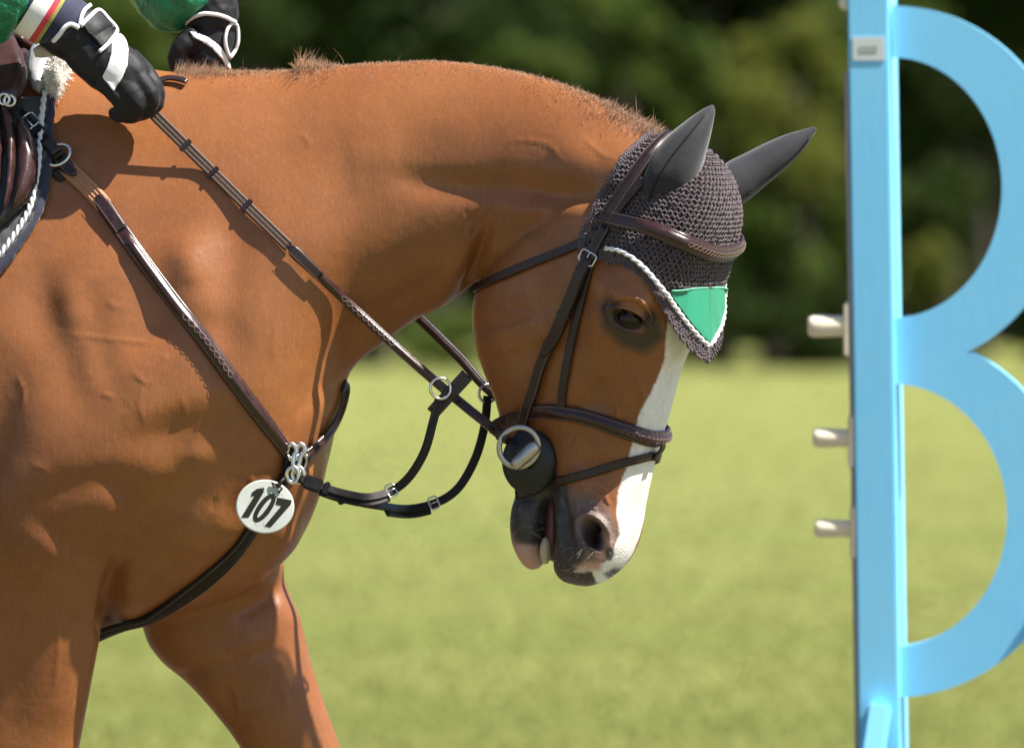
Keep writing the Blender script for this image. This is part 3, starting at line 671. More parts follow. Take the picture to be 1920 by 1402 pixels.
for it, t in enumerate(T_ALL):
    row = []
    for ph in PH:
        h = around(t, ph); row.append(h)
    ok = [h for h in row if h is not None]
    if len(ok) < 8: continue
    P = np.array([h[0] for h in ok]); Nn = nrm(np.array([h[1] for h in ok]))
    jump = np.where(np.linalg.norm(np.diff(P, axis=0), axis=1) > 0.03)[0]
    if len(jump): P = P[:jump[0]+1]; Nn = Nn[:jump[0]+1]
    if len(P) < 6: continue
    for _ in range(6):
        P[1:-1] = (P[:-2]+2*P[1:-1]+P[2:])/4; Nn[1:-1] = (Nn[:-2]+2*Nn[1:-1]+Nn[2:])/4
    Q = even(P, 0.0074); L = np.r_[0, np.cumsum(np.linalg.norm(np.diff(P, axis=0), axis=1))]
    NN = nrm(np.stack([np.interp(np.linspace(0, L[-1], len(Q)), L, Nn[:, k]) for k in range(3)], 1))
    gridpts.append((it, Q, NN))
for it, Q, NN in gridpts:
    if len(Q) < 4: continue
    T = nrm(np.gradient(Q, axis=0)); Qs = Q+T*(0.0037 if it % 2 else 0); SD = poly_sd(*PX(Qs), REG)
    for k in range(len(Q)):
        p = Qs[k]; sd = SD[k]
        if sd < 2: continue
        qx, qy = PX(p)
        if qy > 541 and qx > 1200: continue
        n = NN[k]; up = nrm(np.cross(n, T[k]))
        if up[2] < 0: up = -up
        jit = rng.normal(0, 0.00045, 3); c = p+n*0.0056+jit
        for sgn in (-1, 1):
            d_ = nrm(up*0.75+T[k]*sgn*0.62)
            v = spindle(c+T[k]*sgn*0.0020+up*0.0004, d_, 0.00148*rng.uniform(.85, 1.15), 0.0038, n); lobes.append(v)
        v = spindle(c-n*0.0012-up*0.0030, T[k], 0.0010, 0.0042, n); lobes.append(v)
Vl = np.array(lobes).reshape(-1, 20, 3); Vm = mir(Vl)
allv = np.concatenate([Vl, Vm]).reshape(-1, 3); nl = len(Vl)*2
FF = (np.arange(nl)[:, None, None]*20)
quads = (np.array(SPF[:15])[None]+FF).reshape(-1, 4); caps = (np.array([SPF[15]])[None]+FF).reshape(-1, 5)
crochet = obj('crochet', raw(allv, [tuple(q) for q in quads.tolist()]+[tuple(q) for q in caps.tolist()]), MAT['yarn'], bonnet); crochet['kind'] = 'stuff'
# lining under the stitches: the skin's own faces pushed out
def lining(off):
    V = getv(me); N = getn(me); px, py = PX(V)
    for_far = mir(V); fx, fy = PX(for_far)
    near = (V-np.array(P0H))@LATH <= 0
    X = np.where(near, px, fx); Y = np.where(near, py, fy)
    sd = poly_sd(X, Y, REG); sd = np.where((px > 1050) & (py < 700), sd, -99)
    keep = sd > -1
    idx = -np.ones(len(V), int); F = []
    for p in me.polygons:
        vs = p.vertices
        if all(keep[i] for i in vs): F.append(tuple(vs))
    used = np.unique([i for f in F for i in f]); idx[used] = np.arange(len(used))
    return raw(V[used]+N[used]*off, [tuple(idx[i] for i in f) for f in F])
obj('lining', lining(0.0032), MAT['yarn_base'], bonnet)
# hem, scallops, cord and ribbon patch, all on the near half first and then mirrored
def both(name, vf, mat, parent):
    obj(name, (mir(vf[0]), [f[::-1] for f in vf[1]]), mat, parent); return obj(name, vf, mat, parent)
hp, hn = rim_surf(BACK, 0.006, 5)
hq = even(hp, 0.0042); hN = nrm(np.stack([np.interp(np.linspace(0, 1, len(hq)), np.linspace(0, 1, len(hn)), hn[:, k]) for k in range(3)], 1)); hT = nrm(np.gradient(hq, axis=0)); hl = []
for k in range(len(hq)):
    s_ = nrm(np.cross(hN[k], hT[k]))
    for sg in (-1, 0, 1): hl.append(spindle(hq[k]+s_*sg*.0030+rng.normal(0, .0003, 3), nrm(hT[k]*.7+s_*(sg+.35)*.5), .0019, .0042, hN[k]))
hl = np.array(hl); hraw = raw(hl.reshape(-1, 3), [tuple(i+20*b for i in f) for b in range(len(hl)) for f in SPF])
for vf_ in (hraw, (mir(hraw[0]), [f[::-1] for f in hraw[1]])): obj('hem', vf_, MAT['yarn'], bonnet)['kind'] = 'stuff'

row = [around(0.196, a_) for a_ in np.linspace(0, math.radians(75), 60)]
row = np.array([np.array(h[0])+np.array(h[1])*0.006 for h in row if h is not None])
rx, ry_ = PX(row); o_ = np.argsort(rx); RX, RYP = rx[o_], row[o_, 1]/S
XM = float(rx[0])
def onb(x, y, off=0.006):
    """on the bonnet: on the skin, or on the point hanging straight down in front of the dished face"""
    h = surf(x, y, off); f = None
    if x > 1205 and y > 500:
        f = W(x, y, float(np.interp(x, RX, RYP)))
        if h is None or f.y < h[0].y: return np.array(f), np.array(nrm(FRNH*0.6-LATH*0.8+np.array([0, 0, -.1])))
    if h is None: return None
    return np.array(h[0]), np.array(h[1])
def pathb(xy, off=0.006, step=5.0, sm=2):
    Q = even(np.array(xy, float), step); R = [onb(x, y, off) for x, y in Q]; R = [r for r in R if r is not None]
    P = np.array([r[0] for r in R]); Nn = np.array([r[1] for r in R])
    return relax(P, Nn, sm)
FE = [(1094, 468), (1112, 480), (1138, 487), (1168, 494), (1200, 510), (1224, 538), (1243, 570), (1262, 604), (1284, 636), (XM-16, 664), (XM, 674)]
CE = [(1141, 466), (1165, 471), (1190, 486), (1215, 509), (1240, 541), (1265, 577), (1290, 610), (XM-12, 638), (XM, 648)]
cp, cn = pathb(CE, 0.0105); cp = cp+nrm(FRNH*.8-LATH*.5)*0.003
th_ = np.arange(len(cp))*1.15; cb = nrm(np.cross(nrm(np.gradient(cp, axis=0)), cn))
for q_ in (0, 1): pass
strands = [tube(cp+0.0016*(np.cos(th_+q)[:, None]*cb+np.sin(th_+q)[:, None]*cn), 0.0023, 6) for q in (0, math.pi)]
both('piping_cord', joinraw(strands), MAT['cord'], bonnet)
# flap under the cord, its scalloped edge, and the satin patch
lob = []
FEa, CEa = even(np.array(FE, float), 7.0), even(np.array(CE, float), 7.0)
for k, (x, y) in enumerate(FEa):
    j = int(np.argmin(((CEa-[x, y])**2).sum(1))); cx, cy = CEa[j]; L_ = np.hypot(cx-x, cy-y)
    if L_ > 40: cx, cy = x+(cx-x)*26/L_, y+(cy-y)*26/L_
    sc_ = 3.4*abs(math.sin(k*math.pi/3)); ux, uy = (x-cx)/(np.hypot(x-cx, y-cy)+1e-6), (y-cy)/(np.hypot(x-cx, y-cy)+1e-6)
    for f in np.linspace(0.08, 1.0, 5):
        r = onb(cx+(x-cx)*f+ux*sc_*f, cy+(y-cy)*f+uy*sc_*f, 0.0058)
        if r is None: continue
        c, n = r; t1 = nrm(np.array(W(cx, cy, c[1]/S))-np.array(W(x, y, c[1]/S))); t2 = nrm(np.cross(n, t1)); c = c+rng.normal(0, .0004, 3)
        lob.append(spindle(c+t2*.0013, nrm(t1+t2*.6), 0.0017, 0.0036, n)); lob.append(spindle(c-t2*.0013, nrm(t1-t2*.6), 0.0017, 0.0036, n))
    if k % 1 == 0:
        r = onb(x+ux*(sc_+1.5), y+uy*(sc_+1.5), 0.006)
        if r is not None:
            c, n = r; t1 = nrm(np.array([ux, 0, -uy])); t2 = nrm(np.cross(n, t1)); lob.append(spindle(c, t2, 0.0019, 0.0044, n))
Vl = np.array(lob); allv = np.concatenate([Vl, mir(Vl)]).reshape(-1, 3)
lo_ = obj('scalloped_edge', raw(allv, [tuple(i+20*b for i in f) for b in range(2*len(Vl)) for f in SPF]), MAT['yarn'], bonnet); lo_['kind'] = 'stuff'
def sheet(xs_rows, off, th, mat, name, wave=0.0, lift=0.0):
    """a cloth panel given as rows of pixel points on the near half, mirrored"""
    A = []; 
    for r in xs_rows:
        q = []
        for x, y in r:
            h = onb(x, y, off); q.append(h[0]+np.array(h[1])*wave*math.sin(x*0.19+y*0.05))
        A.append(q)
    A = np.array(A); m, n = A.shape[:2]; bl_ = np.linspace(0.65, 0, n)[None, :, None]; nrmv = nrm(FRNH*(1-bl_*.4)-LATH*bl_)
    A[:, -1] -= LATH*(((A[:, -1]-np.array(P0H))@LATH)+0.0002)[:, None]
    top = grid(A+nrmv*(th+lift), wrap_v=False, cap=False); bot = grid(A+nrmv*(lift-th), wrap_v=False, cap=False); bot = (bot[0], [f[::-1] for f in bot[1]])
    return both(name, joinraw([top, bot]), mat, bonnet)
ys = np.linspace(542, 641, 16)
lx_ = lambda y: float(np.interp(y, [p[1] for p in CE], [p[0] for p in CE]))+9
sheet([[(lx_(y)+(XM-lx_(y))*f, y) for f in np.linspace(0, 1, 10)] for y in ys], 0.0085, 0.0008, MAT['green_patch'], 'ribbon_patch', 0.0006, 0.0035)
ep, en = pathb([(1252, 541), (1270, 541), (1290, 540), (XM-3, 540)], 0.0085, sm=14); ep = ep+nrm(FRNH*0.8-LATH*0.4)*0.004
both('patch_seam', tube(ep, 0.0011, 6), MAT['green_edge'], bonnet)
sheet([[(np.interp(y, [p[1] for p in FE[5:]], [p[0] for p in FE[5:]])+2+(XM-np.interp(y, [p[1] for p in FE[5:]], [p[0] for p in FE[5:]])-2)*f, y) for f in np.linspace(0, 1, 8)] for y in np.linspace(540, 668, 16)], 0.0035, 0.0007, MAT['yarn_base'], 'flap_backing', 0, -0.002)
# ears: tapered sleeves, each with the seam of its opening
def ear(C, name, label, seam):
    """rows: left x,y right x,y depth, half depth"""
    a = np.linspace(0, 2*np.pi, 28, endpoint=False); secs = []
    for (lx, ly, rx_, ry2, yc, wd) in C:
        c = np.cos(a)*0.5+0.5; dent = 1-0.10*np.exp(-((a-4.4)/0.5)**2)
        x = lx+(rx_-lx)*c; y = ly+(ry2-ly)*c
        secs.append(Wn(x, y, yc+np.sin(a)*wd*dent))
    P = catmull(np.array(secs), 60); o = obj('ear_sleeve', grid(P), MAT['ear'], bonnet); lbl(o, label)
    bv = bvh_of(o.data); sp, sn = rim_surf(seam, 0.0006, 4, bv=bv)
    obj('seam', tube(sp, 0.0013, 6), MAT['leather_black'], o)
    return o
e1 = float(ymid_h(1258))-78
ear([(1226, 392, 1288, 382, e1+22, 30), (1206, 378, 1308, 352, e1+6, 44), (1203, 345, 1316, 318, e1-4, 46), (1216, 308, 1325, 284, e1-8, 40), (1245, 262, 1334, 248, e1-8, 30), (1283, 229, 1339, 222, e1-6, 19), (1316, 206, 1341, 207, e1-4, 9), (1333, 197, 1338, 197, e1-2, 3)],
    'near', 'charcoal ear sleeve pointing straight up, with a visible dark seam', [(1217, 374), (1232, 338), (1258, 296), (1290, 256), (1322, 216)])
e2 = float(ymid_h(1330))+95
ear([(1345, 320, 1376, 392, e2-10, 34), (1366, 303, 1402, 376, e2, 40), (1398, 287, 1436, 348, e2+6, 36), (1438, 267, 1474, 316, e2+8, 29), (1474, 252, 1500, 289, e2+8, 20), (1502, 244, 1519, 264, e2+8, 11), (1526, 238, 1532, 243, e2+8, 3)],
    'far', 'charcoal ear sleeve slanting forward and away from the other', [(1400, 366), (1440, 336), (1490, 290), (1518, 258)])
# ------------------------------------------------------------------ bridle
bridle = thing('bridle', 'dark brown leather snaffle bridle with padded browband, noseband and flash strap on the horse head', 'bridle', tuple(np.array(W(1080, 600, YH))))
def mirvf(V): return (mir(V[0]), [f[::-1] for f in V[1]])
def leather(name, P, Nn, wd, th, parent, mat='leather', pad=0.0, st=True, point=False, mirror=False):
    V = strip(P, Nn, wd, th, pad, point=point); o = obj(name, V, MAT[mat], parent)
    o2 = obj(name, mirvf(V), MAT[mat], parent) if mirror else None
    if st:
        w0 = float(np.mean(wd)); L = []
        for sg in (-1, 1):
            q = stitches(P, Nn, sg*w0*0.37, th)
            if q: L.append(q)
        if L:
            V = joinraw(L); s_ = obj('stitching', V, MAT['thread'], o, smooth=False); s_['kind'] = 'stuff'
            if mirror: s_ = obj('stitching', mirvf(V), MAT['thread'], o2, smooth=False); s_['kind'] = 'stuff'
    if mirror: o['twin'] = o2.name
    return o
def twin(name, V, mat, parent, mirror, smooth=True):
    o = obj(name, V, mat, parent, smooth)
    if mirror: obj(name, mirvf(V), mat, bpy.data.objects[parent['twin']] if 'twin' in parent.keys() else parent, smooth)
    return o
def headpath(xy, off, step=6, to_mid=True, sm=6, use=None):
    R = [(use or (lambda x, y: (lambda h: None if h is None else (np.array(h[0]), np.array(h[1])))(surf(x, y, 0))))(x, y) for x, y in even(np.array(xy, float), step)]
    R = [r for r in R if r is not None]; P = np.array([r[0] for r in R]); Nn = nrm(np.array([r[1] for r in R])); P = P+Nn*off
    if to_mid:
        keep = (P-np.array(P0H))@LATH < 0.004; last = np.where(keep)[0][-1]; P, Nn = P[:last+1], Nn[:last+1]
        P, Nn = mirror_on(P, Nn)
    return relax(P, Nn, sm)
onbf = lambda x, y: (lambda h: None if h is None else (np.array(h[0]), np.array(h[1])))(surf(x, y, 0))
mm = 0.001
# crown over the poll behind the ears
P, Nn = headpath([(1146, 408), (1162, 384), (1186, 348), (1212, 312), (1240, 281), (1262, 262), (1288, 252)], 0.0105, to_mid=False, sm=8)
leather('crownpiece', P, Nn, 0.0225, 0.0042, bridle, pad=0.0035, mirror=True)
P, Nn = headpath([(1150, 420), (1172, 392), (1196, 362), (1215, 342)], 0.0115, to_mid=False, sm=6)
leather('crownpiece', P, Nn, 0.012, 0.003, bridle, st=False, mirror=True)
# browband: flat at the loop, padded over the forehead
def bb(x, y): return onbf(x, y)
BBX = [(1132, 407), (1160, 414), (1200, 424), (1240, 437), (1280, 453), (1318, 467), (1345, 474), (1362, 477), (1376, 478)]
P, Nn = headpath(BBX, 0.0110, sm=8)
n = len(P); f = np.abs(np.linspace(-1, 1, n)); wid = np.interp(f, [0, .55, .75, 1], [0.0245, 0.0225, 0.017, 0.0165])
o = leather('browband', P, Nn, wid, 0.004, bridle, 'leather_edge', pad=np.interp(f, [0, .6, .7, 1], [0.0038, 0.0036, 0, 0]))
k0 = int(n*0.36); 
def fancy(P, Nn, parent, wd, th, amp=0.0035, per=0.016):
    """raised fancy stitching: two waves of thread crossing along the strap"""
    L = np.r_[0, np.cumsum(np.linalg.norm(np.diff(P, axis=0), axis=1))]; T = nrm(np.gradient(P, axis=0)); B = nrm(np.cross(T, Nn)); out = []
    for sg in (-1, 1):
        a = amp*np.sin(L/per*2*math.pi)*sg; out.append(tube(P+B*a[:, None]+Nn*th, 0.00042, 5))
    return obj('fancy_stitching', joinraw(out), MAT['thread'], parent)
fancy(even(P[k0:n-k0], 0.0025), nrm(np.repeat(Nn[k0:n-k0], 1, 0)[np.linspace(0, n-2*k0-1, len(even(P[k0:n-k0], 0.0025))).astype(int)]), o, 0.02, 0.0076)
# throatlatch: from under the browband loop round the gullet
P, Nn = headpath([(1126, 434), (1100, 452), (1060, 470), (990, 498), (920, 529), (892, 545), (880, 552)], 0.0035, to_mid=False, sm=6)
leather('throatlatch', P, Nn, 0.0132, 0.0036, bridle, st=False, mirror=True)
# cheekpiece with buckle, keepers and billet
CK = [(1142, 428), (1128, 452), (1110, 486), (1090, 530), (1070, 574), (1048, 622), (1028, 662), (1012, 706), (998, 752), (988, 790), (981, 822)]
P, Nn = headpath(CK, 0.0075, to_mid=False, sm=6)
ck = leather('cheekpiece', P, Nn, np.interp(np.linspace(0, 1, len(P)), [0, .12, .2, .9, 1], [.0165, .0165, .0175, .0175, .016]), 0.0040, bridle, mirror=True)
def at_path(P, Nn, x, y):
    qx, qy = PX(P); k = int(np.argmin((qx-x)**2+(qy-y)**2)); k = min(max(k, 1), len(P)-2); t = nrm(P[k+1]-P[k-1]); return P[k], t, nrm(Nn[k]-t*np.dot(Nn[k], t))
def buckle(parent, c, t, n, wd, ln, mat='steel', r=0.0015, mirror=True, name='buckle'):
    b = nrm(np.cross(t, n)); q = [c+t*ln*a+b*wd*e+n*0.0052 for a, e in ((-.5, -.5), (-.5, .5), (.5, .5), (.5, -.5))]
    pts = []
    for i in range(4):
        a0, a1 = q[i], q[(i+1) % 4]; pts += [a0+(a1-a0)*s_ for s_ in (.14, .5, .86)]
    V = joinraw([tube(np.array(pts), r, 8, closed=True, cap=False), tube(np.array([c-t*ln*.5+n*.006, c+t*ln*.55+n*.0065]), r*.75, 6)])
    return twin(name, V, MAT[mat], parent, mirror)
def keeper(parent, c, t, n, wd, ln=0.006, th=0.0075, mat='leather', mirror=True):
    V = box(c+n*th*0.35, ln, wd*1.12, th, np.array([t, nrm(np.cross(n, t)), n]), bev=0.0012)
    return twin('keeper', V, MAT[mat], parent, mirror, False)
c, t, n_ = at_path(P, Nn, 1108, 486); buckle(ck, c, t, n_, 0.026, 0.017)
for (x, y) in ((1100, 506), (1093, 522), (1062, 592)):
    c, t, n_ = at_path(P, Nn, x, y); keeper(ck, c, t, n_, 0.019)
i0 = int(np.argmin((PX(P)[0]-1108)**2+(PX(P)[1]-486)**2)); i1 = int(np.argmin((PX(P)[0]-1022)**2+(PX(P)[1]-676)**2))
o = leather('billet', P[i0:i1]+Nn[i0:i1]*0.0042, Nn[i0:i1], 0.0180, 0.0034, bridle, 'leather', st=False, point=True, mirror=True)
for x, y in ((1136, 436), (1130, 448), (1122, 462)):
    c, t, n_ = at_path(P, Nn, x, y); V = ball(c+n_*0.0042, (0.0011,)*3, 5, 6); twin('punched_hole', V, MAT['leather_black'], ck, True)
# noseband hanger
P, Nn = headpath([(1130, 436), (1118, 468), (1108, 504), (1094, 560), (1078, 622), (1066, 682), (1058, 732), (1055, 768)], 0.0035, to_mid=False, sm=6)
leather('noseband_hanger', P, Nn, 0.0130, 0.0036, bridle, st=False, mirror=True)
# padded noseband
NBX = [(936, 800), (950, 788), (975, 779), (1010, 771), (1050, 771), (1100, 781), (1150, 798), (1196, 814), (1225, 824), (1245, 830), (1262, 833)]
P, Nn = headpath(NBX, 0.0040, sm=8); n = len(P); f = np.abs(np.linspace(-1, 1, n))
o = leather('noseband', P, Nn, np.interp(f, [0, .6, .85, 1], [0.0240, 0.0225, 0.018, 0.018]), 0.0042, bridle, 'leather_edge', pad=np.interp(f, [0, .62, .75, 1], [0.006, 0.0055, 0, 0]))
k0 = int(n*0.40); Q = even(P[k0:n-k0], 0.0025); fancy(Q, nrm(Nn[k0:n-k0][np.linspace(0, n-2*k0-1, len(Q)).astype(int)]), o, 0.02, 0.0098)
NBP = P.copy()
# chin part of the noseband
c0 = P[0]; j0 = np.array(W(938, 806, ymid_h(960)-10)); ch = even(np.array([P[2], c0+np.array([-.004, .004, -.002]), np.array(W(932, 812, ymid_h(955)-18)), np.array(W(938, 812, ymid_h(950)+2))]), 0.004)
leather('chin_strap', ch, np.tile(nrm(np.array([-.85, -.5, -.1])), (len(ch), 1)), 0.018, 0.0045, bridle, st=False, mirror=True)
# flash strap
FL = [(966, 926), (976, 925), (1000, 918), (1040, 905), (1080, 894), (1120, 883), (1160, 870), (1200, 858), (1226, 850), (1245, 846)]
P, Nn = headpath(FL, 0.0035, sm=6)
leather('flash_strap', P, Nn, 0.0125, 0.0034, bridle, st=False)
kq = len(P)//2; fm = P[kq]; nbm = o.data.vertices; 
nbp = even(np.array([NBP[len(NBP)//2]+FRNH*0.006, NBP[len(NBP)//2]*0.5+fm*0.5+FRNH*0.010, fm+FRNH*0.004, fm+FRNH*0.002-np.array([0, 0, .006])]), 0.003)
P2, N2 = nbp, np.tile(FRNH, (len(nbp), 1))
leather('flash_loop', P2, N2, 0.013, 0.003, bridle, st=False)

# ------------------------------------------------------------------ bit and bit guard
q = surf(988, 862); nb_ = nrm(np.array(q[1])*0.35+np.array([0.05, -1.0, 0.05])); cg = np.array(q[0])+np.array([0, -0.008, 0])
fx = nrm(np.array([1, 0, 0])-nb_*nb_[0]); fz = np.cross(fx, nb_)*1.0
if fz[2] < 0: fz = -fz
def at_y(x, y, yy): return np.array(W(x, y, yy/S))
guard = thing('bit_guard', 'round black rubber bit guard behind the steel bit ring', 'bit guard', tuple(cg))
gc = at_y(991, 866, min(surf(x_, y_)[0].y for x_ in (960, 990, 1020, 1034) for y_ in (830, 866, 900) if surf(x_, y_))-0.006)
a = np.linspace(0, 2*np.pi, 56, endpoint=False); prof = [(0.16, 0.0045), (0.22, 0.0058), (0.5, 0.0060), (0.8, 0.0050), (0.95, 0.0038), (1.0, 0.0015), (0.985, -0.001), (0.8, -0.002), (0.3, -0.002), (0.16, -0.001)]
Rg = np.stack([gc+(np.cos(a)[:, None]*fx*0.0385*r+np.sin(a)[:, None]*fz*0.0455*r)+nb_*(h-0.010*r*r) for r, h in prof], 0)
obj('disc', grid(Rg, wrap_u=True, cap=False), MAT['rubber'], guard)
hc = ball(gc-nb_*0.001, (0.008, 0.008, 0.008), 8, 12); obj('mouth_hole', hc, MAT['leather_black'], guard)
bit = thing('bit', 'satin steel loose ring snaffle bit in the horse mouth', 'bit', tuple(cg))
ry = gc[1]-0.017; rc = at_y(973, 838, ry)
def bit_ring(flip):
    V = torus(rc, (1, -0.12, 0), (0.05, -0.06, 1), 0.0275, 0.0040, 48, 12)
    B0, B1 = at_y(962, 876, ry-0.003), at_y(1009, 832, ry-0.003); tt = np.linspace(0, 1, 9)
    cyl = tube(np.array([B0+(B1-B0)*u for u in tt]), [0.0055, 0.0082, 0.0090, 0.0094, 0.0097, 0.0100, 0.0101, 0.0096, 0.0066], 18)
    mp = tube(np.array([at_y(990, 858, ry+0.004), gc+np.array([0.01, 0.03, 0]), np.array(W(1010, 872, ymid_h(1010)))]), [0.007, 0.008, 0.006], 12)
    out = []
    for V_ in (V, cyl, mp): out.append(V_ if not flip else (mir(V_[0]), [f[::-1] for f in V_[1]]))
    obj('ring', out[0], MAT['steel_satin'], bit); obj('barrel', out[1], MAT['steel_satin'], bit); obj('mouthpiece', out[2], MAT['steel_satin'], bit)
bit_ring(False); bit_ring(True)
# ------------------------------------------------------------------ reins
rein = thing('rein', 'long brown rein with woven grip and leather stops, running from the gloves to the bit', 'rein', tuple(at_y(280, 205, -0.12)))
HANDY = -100.0
def rein_line(pts, off=0.0065):
    Q = even(np.array(pts, float), 8.0); P = []; Nn = []
    for x, y, yp in Q:
        h = surf(x, y, off)
        p = np.array(W(x, y, yp))
        if h is not None and h[0].y < p[1]: p = np.array(W(x, y, h[0].y/S))
        P.append(p); Nn.append((0.0, -1.0, 0.12))
    P = np.array(P); Nn = np.array(Nn); return relax(P, Nn, 10)
ringL = (951, 824)
P, Nn = rein_line([(272, 196, HANDY), (300, 226, HANDY), (545, 466, -115), (740, 648, -130), (860, 752, -140), (ringL[0], ringL[1], ry/S)])
pxr, pyr = PX(P); kx = lambda x: int(np.argmin(np.abs(pxr-x)))
a0, a1, a2 = 0, kx(548), len(P)
wb = leather('woven_grip', P[a0:a1], Nn[a0:a1], 0.0165, 0.0035, rein, 'web', st=False)
T = nrm(np.gradient(P, axis=0)); B = nrm(np.cross(T, Nn))
for e in (-.34, 0.0, .34):
    obj('grip_stripe', tube(P[a0:a1]+B[a0:a1]*0.0165*e+Nn[a0:a1]*0.0030, 0.00125, 6), MAT['web_dark' if e else 'web_dark'], wb)
for x in (346, 401, 464):
    c, t, n_ = P[kx(x)], T[kx(x)], nrm(Nn[kx(x)]); V = box(c+n_*0.0018, 0.0080, 0.0205, 0.0072, np.array([t, nrm(np.cross(n_, t)), n_]), 0.0015)
    lp = obj('hand_stop', V, MAT['leather'], rein, smooth=False)
b0, b1 = kx(540), kx(606)
leather('grip_tab', P[b0:b1]+Nn[b0:b1]*0.0025, Nn[b0:b1], np.interp(np.linspace(0, 1, b1-b0), [0, .12, .3, 1], [0.006, 0.017, 0.0175, 0.014]), 0.004, rein, 'leather', st=True)
c0_, c1_ = kx(590), kx(822)
o = leather('rein_strap', P[c0_:a2], Nn[c0_:a2], 0.0135, 0.0046, rein, 'leather_edge', pad=np.interp(np.arange(c0_, a2), [c0_, c0_+8, c1_-6, c1_+4, a2], [0, 0.0035, 0.0035, 0.0006, 0.0006]))
Q = P[kx(640):kx(745)]; Q2 = even(Q, 0.0025); fancy(Q2, np.tile((0, -1.0, .1), (len(Q2), 1)), o, 0.01, 0.0085, 0.0032, 0.020)
# martingale stop: a leather toggle slid over the rein
c = P[kx(842)]; tdir = nrm(np.array(W(871, 700, 0))-np.array(W(806, 771, 0)))
tg = np.array([c+tdir*u+np.array([0, -0.007, 0]) for u in np.linspace(-0.0365, 0.0365, 14)])
leather('rein_stop', tg, np.tile((0, -1.0, 0.05), (14, 1)), 0.0195, 0.0050, rein, 'leather', st=True, pad=np.interp(np.linspace(-1, 1, 14), [-1, -.35, 0, .35, 1], [0, 0, .004, 0, 0]))
c = P[kx(858)]; t = T[kx(858)]; obj('keeper', box(c+np.array([0, -.002, 0]), 0.007, 0.021, 0.011, np.array([t, (0, -1, 0), np.cross(t, (0, -1, 0))]), 0.0015), MAT['leather'], rein, smooth=False)
obj('ring_loop', joinraw([tube(np.array([P[kx(925)]+n_*0 for n_ in (Nn[0],)]+[P[-1]]), [0.0078, 0.0072], 10)]), MAT['leather'], rein)
# the far rein, and the bight lying over the withers between the hands
farring = mir(np.array([at_y(ringL[0], ringL[1], ry)]))[0]; fxr, fyr = PX(farring)
FR_ = even(np.array([W(372, 130, 130), W(520, 330, 175), W(680, 500, 165), W(782, 592, 95), W(860, 668, 55), W(932, 742, 18), tuple(farring)]), 0.006)
leather('far_strap', FR_, np.tile((-0.1, -1.0, -0.25), (len(FR_), 1)), 0.0145, 0.005, rein, 'leather', pad=0.003, st=False)
BG, BN = rim_surf([(268, 178), (290, 162), (312, 154), (334, 155), (352, 160)], 0.006, 4, 3)
leather('bight', BG, BN, 0.0095, 0.0030, rein, 'leather', st=False)

# ------------------------------------------------------------------ breastplate
bp = thing('breastplate', 'dark brown leather breastplate with tan elastic running from saddle to chest', 'breastplate', tuple(at_y(540, 850, -0.2)))
NSP = [(38, 222), (60, 246), (84, 270), (108, 294), (130, 322), (160, 348), (190, 380), (225, 430), (270, 492), (320, 556), (370, 622), (420, 690), (470, 757), (510, 810), (538, 850)]
P, Nn = rim_surf(NSP, 0.0035, 7, 10); pxs, pys = PX(P); ks = lambda x: int(np.argmin(np.abs(pxs-x)))
s0, s1, s2, s3 = ks(44), ks(118), ks(182), len(P)
leather('billet_strap', P[:s1]+Nn[:s1]*0.012, Nn[:s1], 0.0165, 0.0035, bp, 'leather_black', st=False)
el = leather('elastic_insert', P[s1:s2+4], Nn[s1:s2+4], 0.0245, 0.0035, bp, 'elastic', st=False)
T = nrm(np.gradient(P, axis=0)); B = nrm(np.cross(T, Nn))
for e in (-.33, -.12, .12, .33): obj('elastic_rib', tube(P[s1+2:s2+2]+B[s1+2:s2+2]*0.0245*e+Nn[s1+2:s2+2]*0.0040, 0.0013, 6), MAT['elastic'], el)
leather('end_tab', P[s1-3:ks(146)]+Nn[s1-3:ks(146)]*0.0035, Nn[s1-3:ks(146)], np.interp(np.linspace(0, 1, ks(146)-s1+3), [0, .2, .7, 1], [.017, .022, .020, .006]), 0.0042, bp, 'leather')
leather('end_tab', (P[ks(182):ks(232)]+Nn[ks(182):ks(232)]*0.0036), Nn[ks(182):ks(232)], np.interp(np.linspace(0, 1, ks(232)-ks(182)), [0, .22, .4, 1], [.008, .021, .022, .0195]), 0.0042, bp, 'leather')
m_ = s3-ks(190)
o = leather('shoulder_strap', P[ks(190):], Nn[ks(190):], np.interp(np.linspace(0, 1, m_), [0, .1, .9, 1], [.022, .0225, .0225, .018]), 0.0045, bp, 'leather_edge', pad=np.interp(np.linspace(0, 1, m_), [0, .12, .17, .92, 1], [0, 0, .0065, .0060, .002]))
Q = P[ks(345):ks(440)]+Nn[ks(345):ks(440)]*0; Q2 = even(Q, 0.0025); fancy(Q2, nrm(Nn[ks(345):ks(440)][np.linspace(0, len(Q)-1, len(Q2)).astype(int)]), o, 0.01, 0.0108, 0.0036, 0.022)
c, t, n_ = at_path(P, Nn, 56, 242); buckle(bp, c+n_*0.012, t, n_, 0.026, 0.022, mirror=False, r=0.0019)
c, t, n_ = at_path(P, Nn, 70, 252); keeper(bp, c+n_*0.012, t, n_, 0.019, 0.012, 0.009, 'leather_black', mirror=False)
c, t, n_ = at_path(P, Nn, 108, 294); obj('ring', torus(c+n_*0.009, t*1+0*n_, nrm(np.cross(n_, t)), 0.0145, 0.0026, 36, 10, 0.0185), MAT['steel'], bp)
leather('ring_tab', P[ks(86):ks(114)]+Nn[ks(86):ks(114)]*0.0165, Nn[ks(86):ks(114)], 0.0155, 0.003, bp, 'leather', st=False)
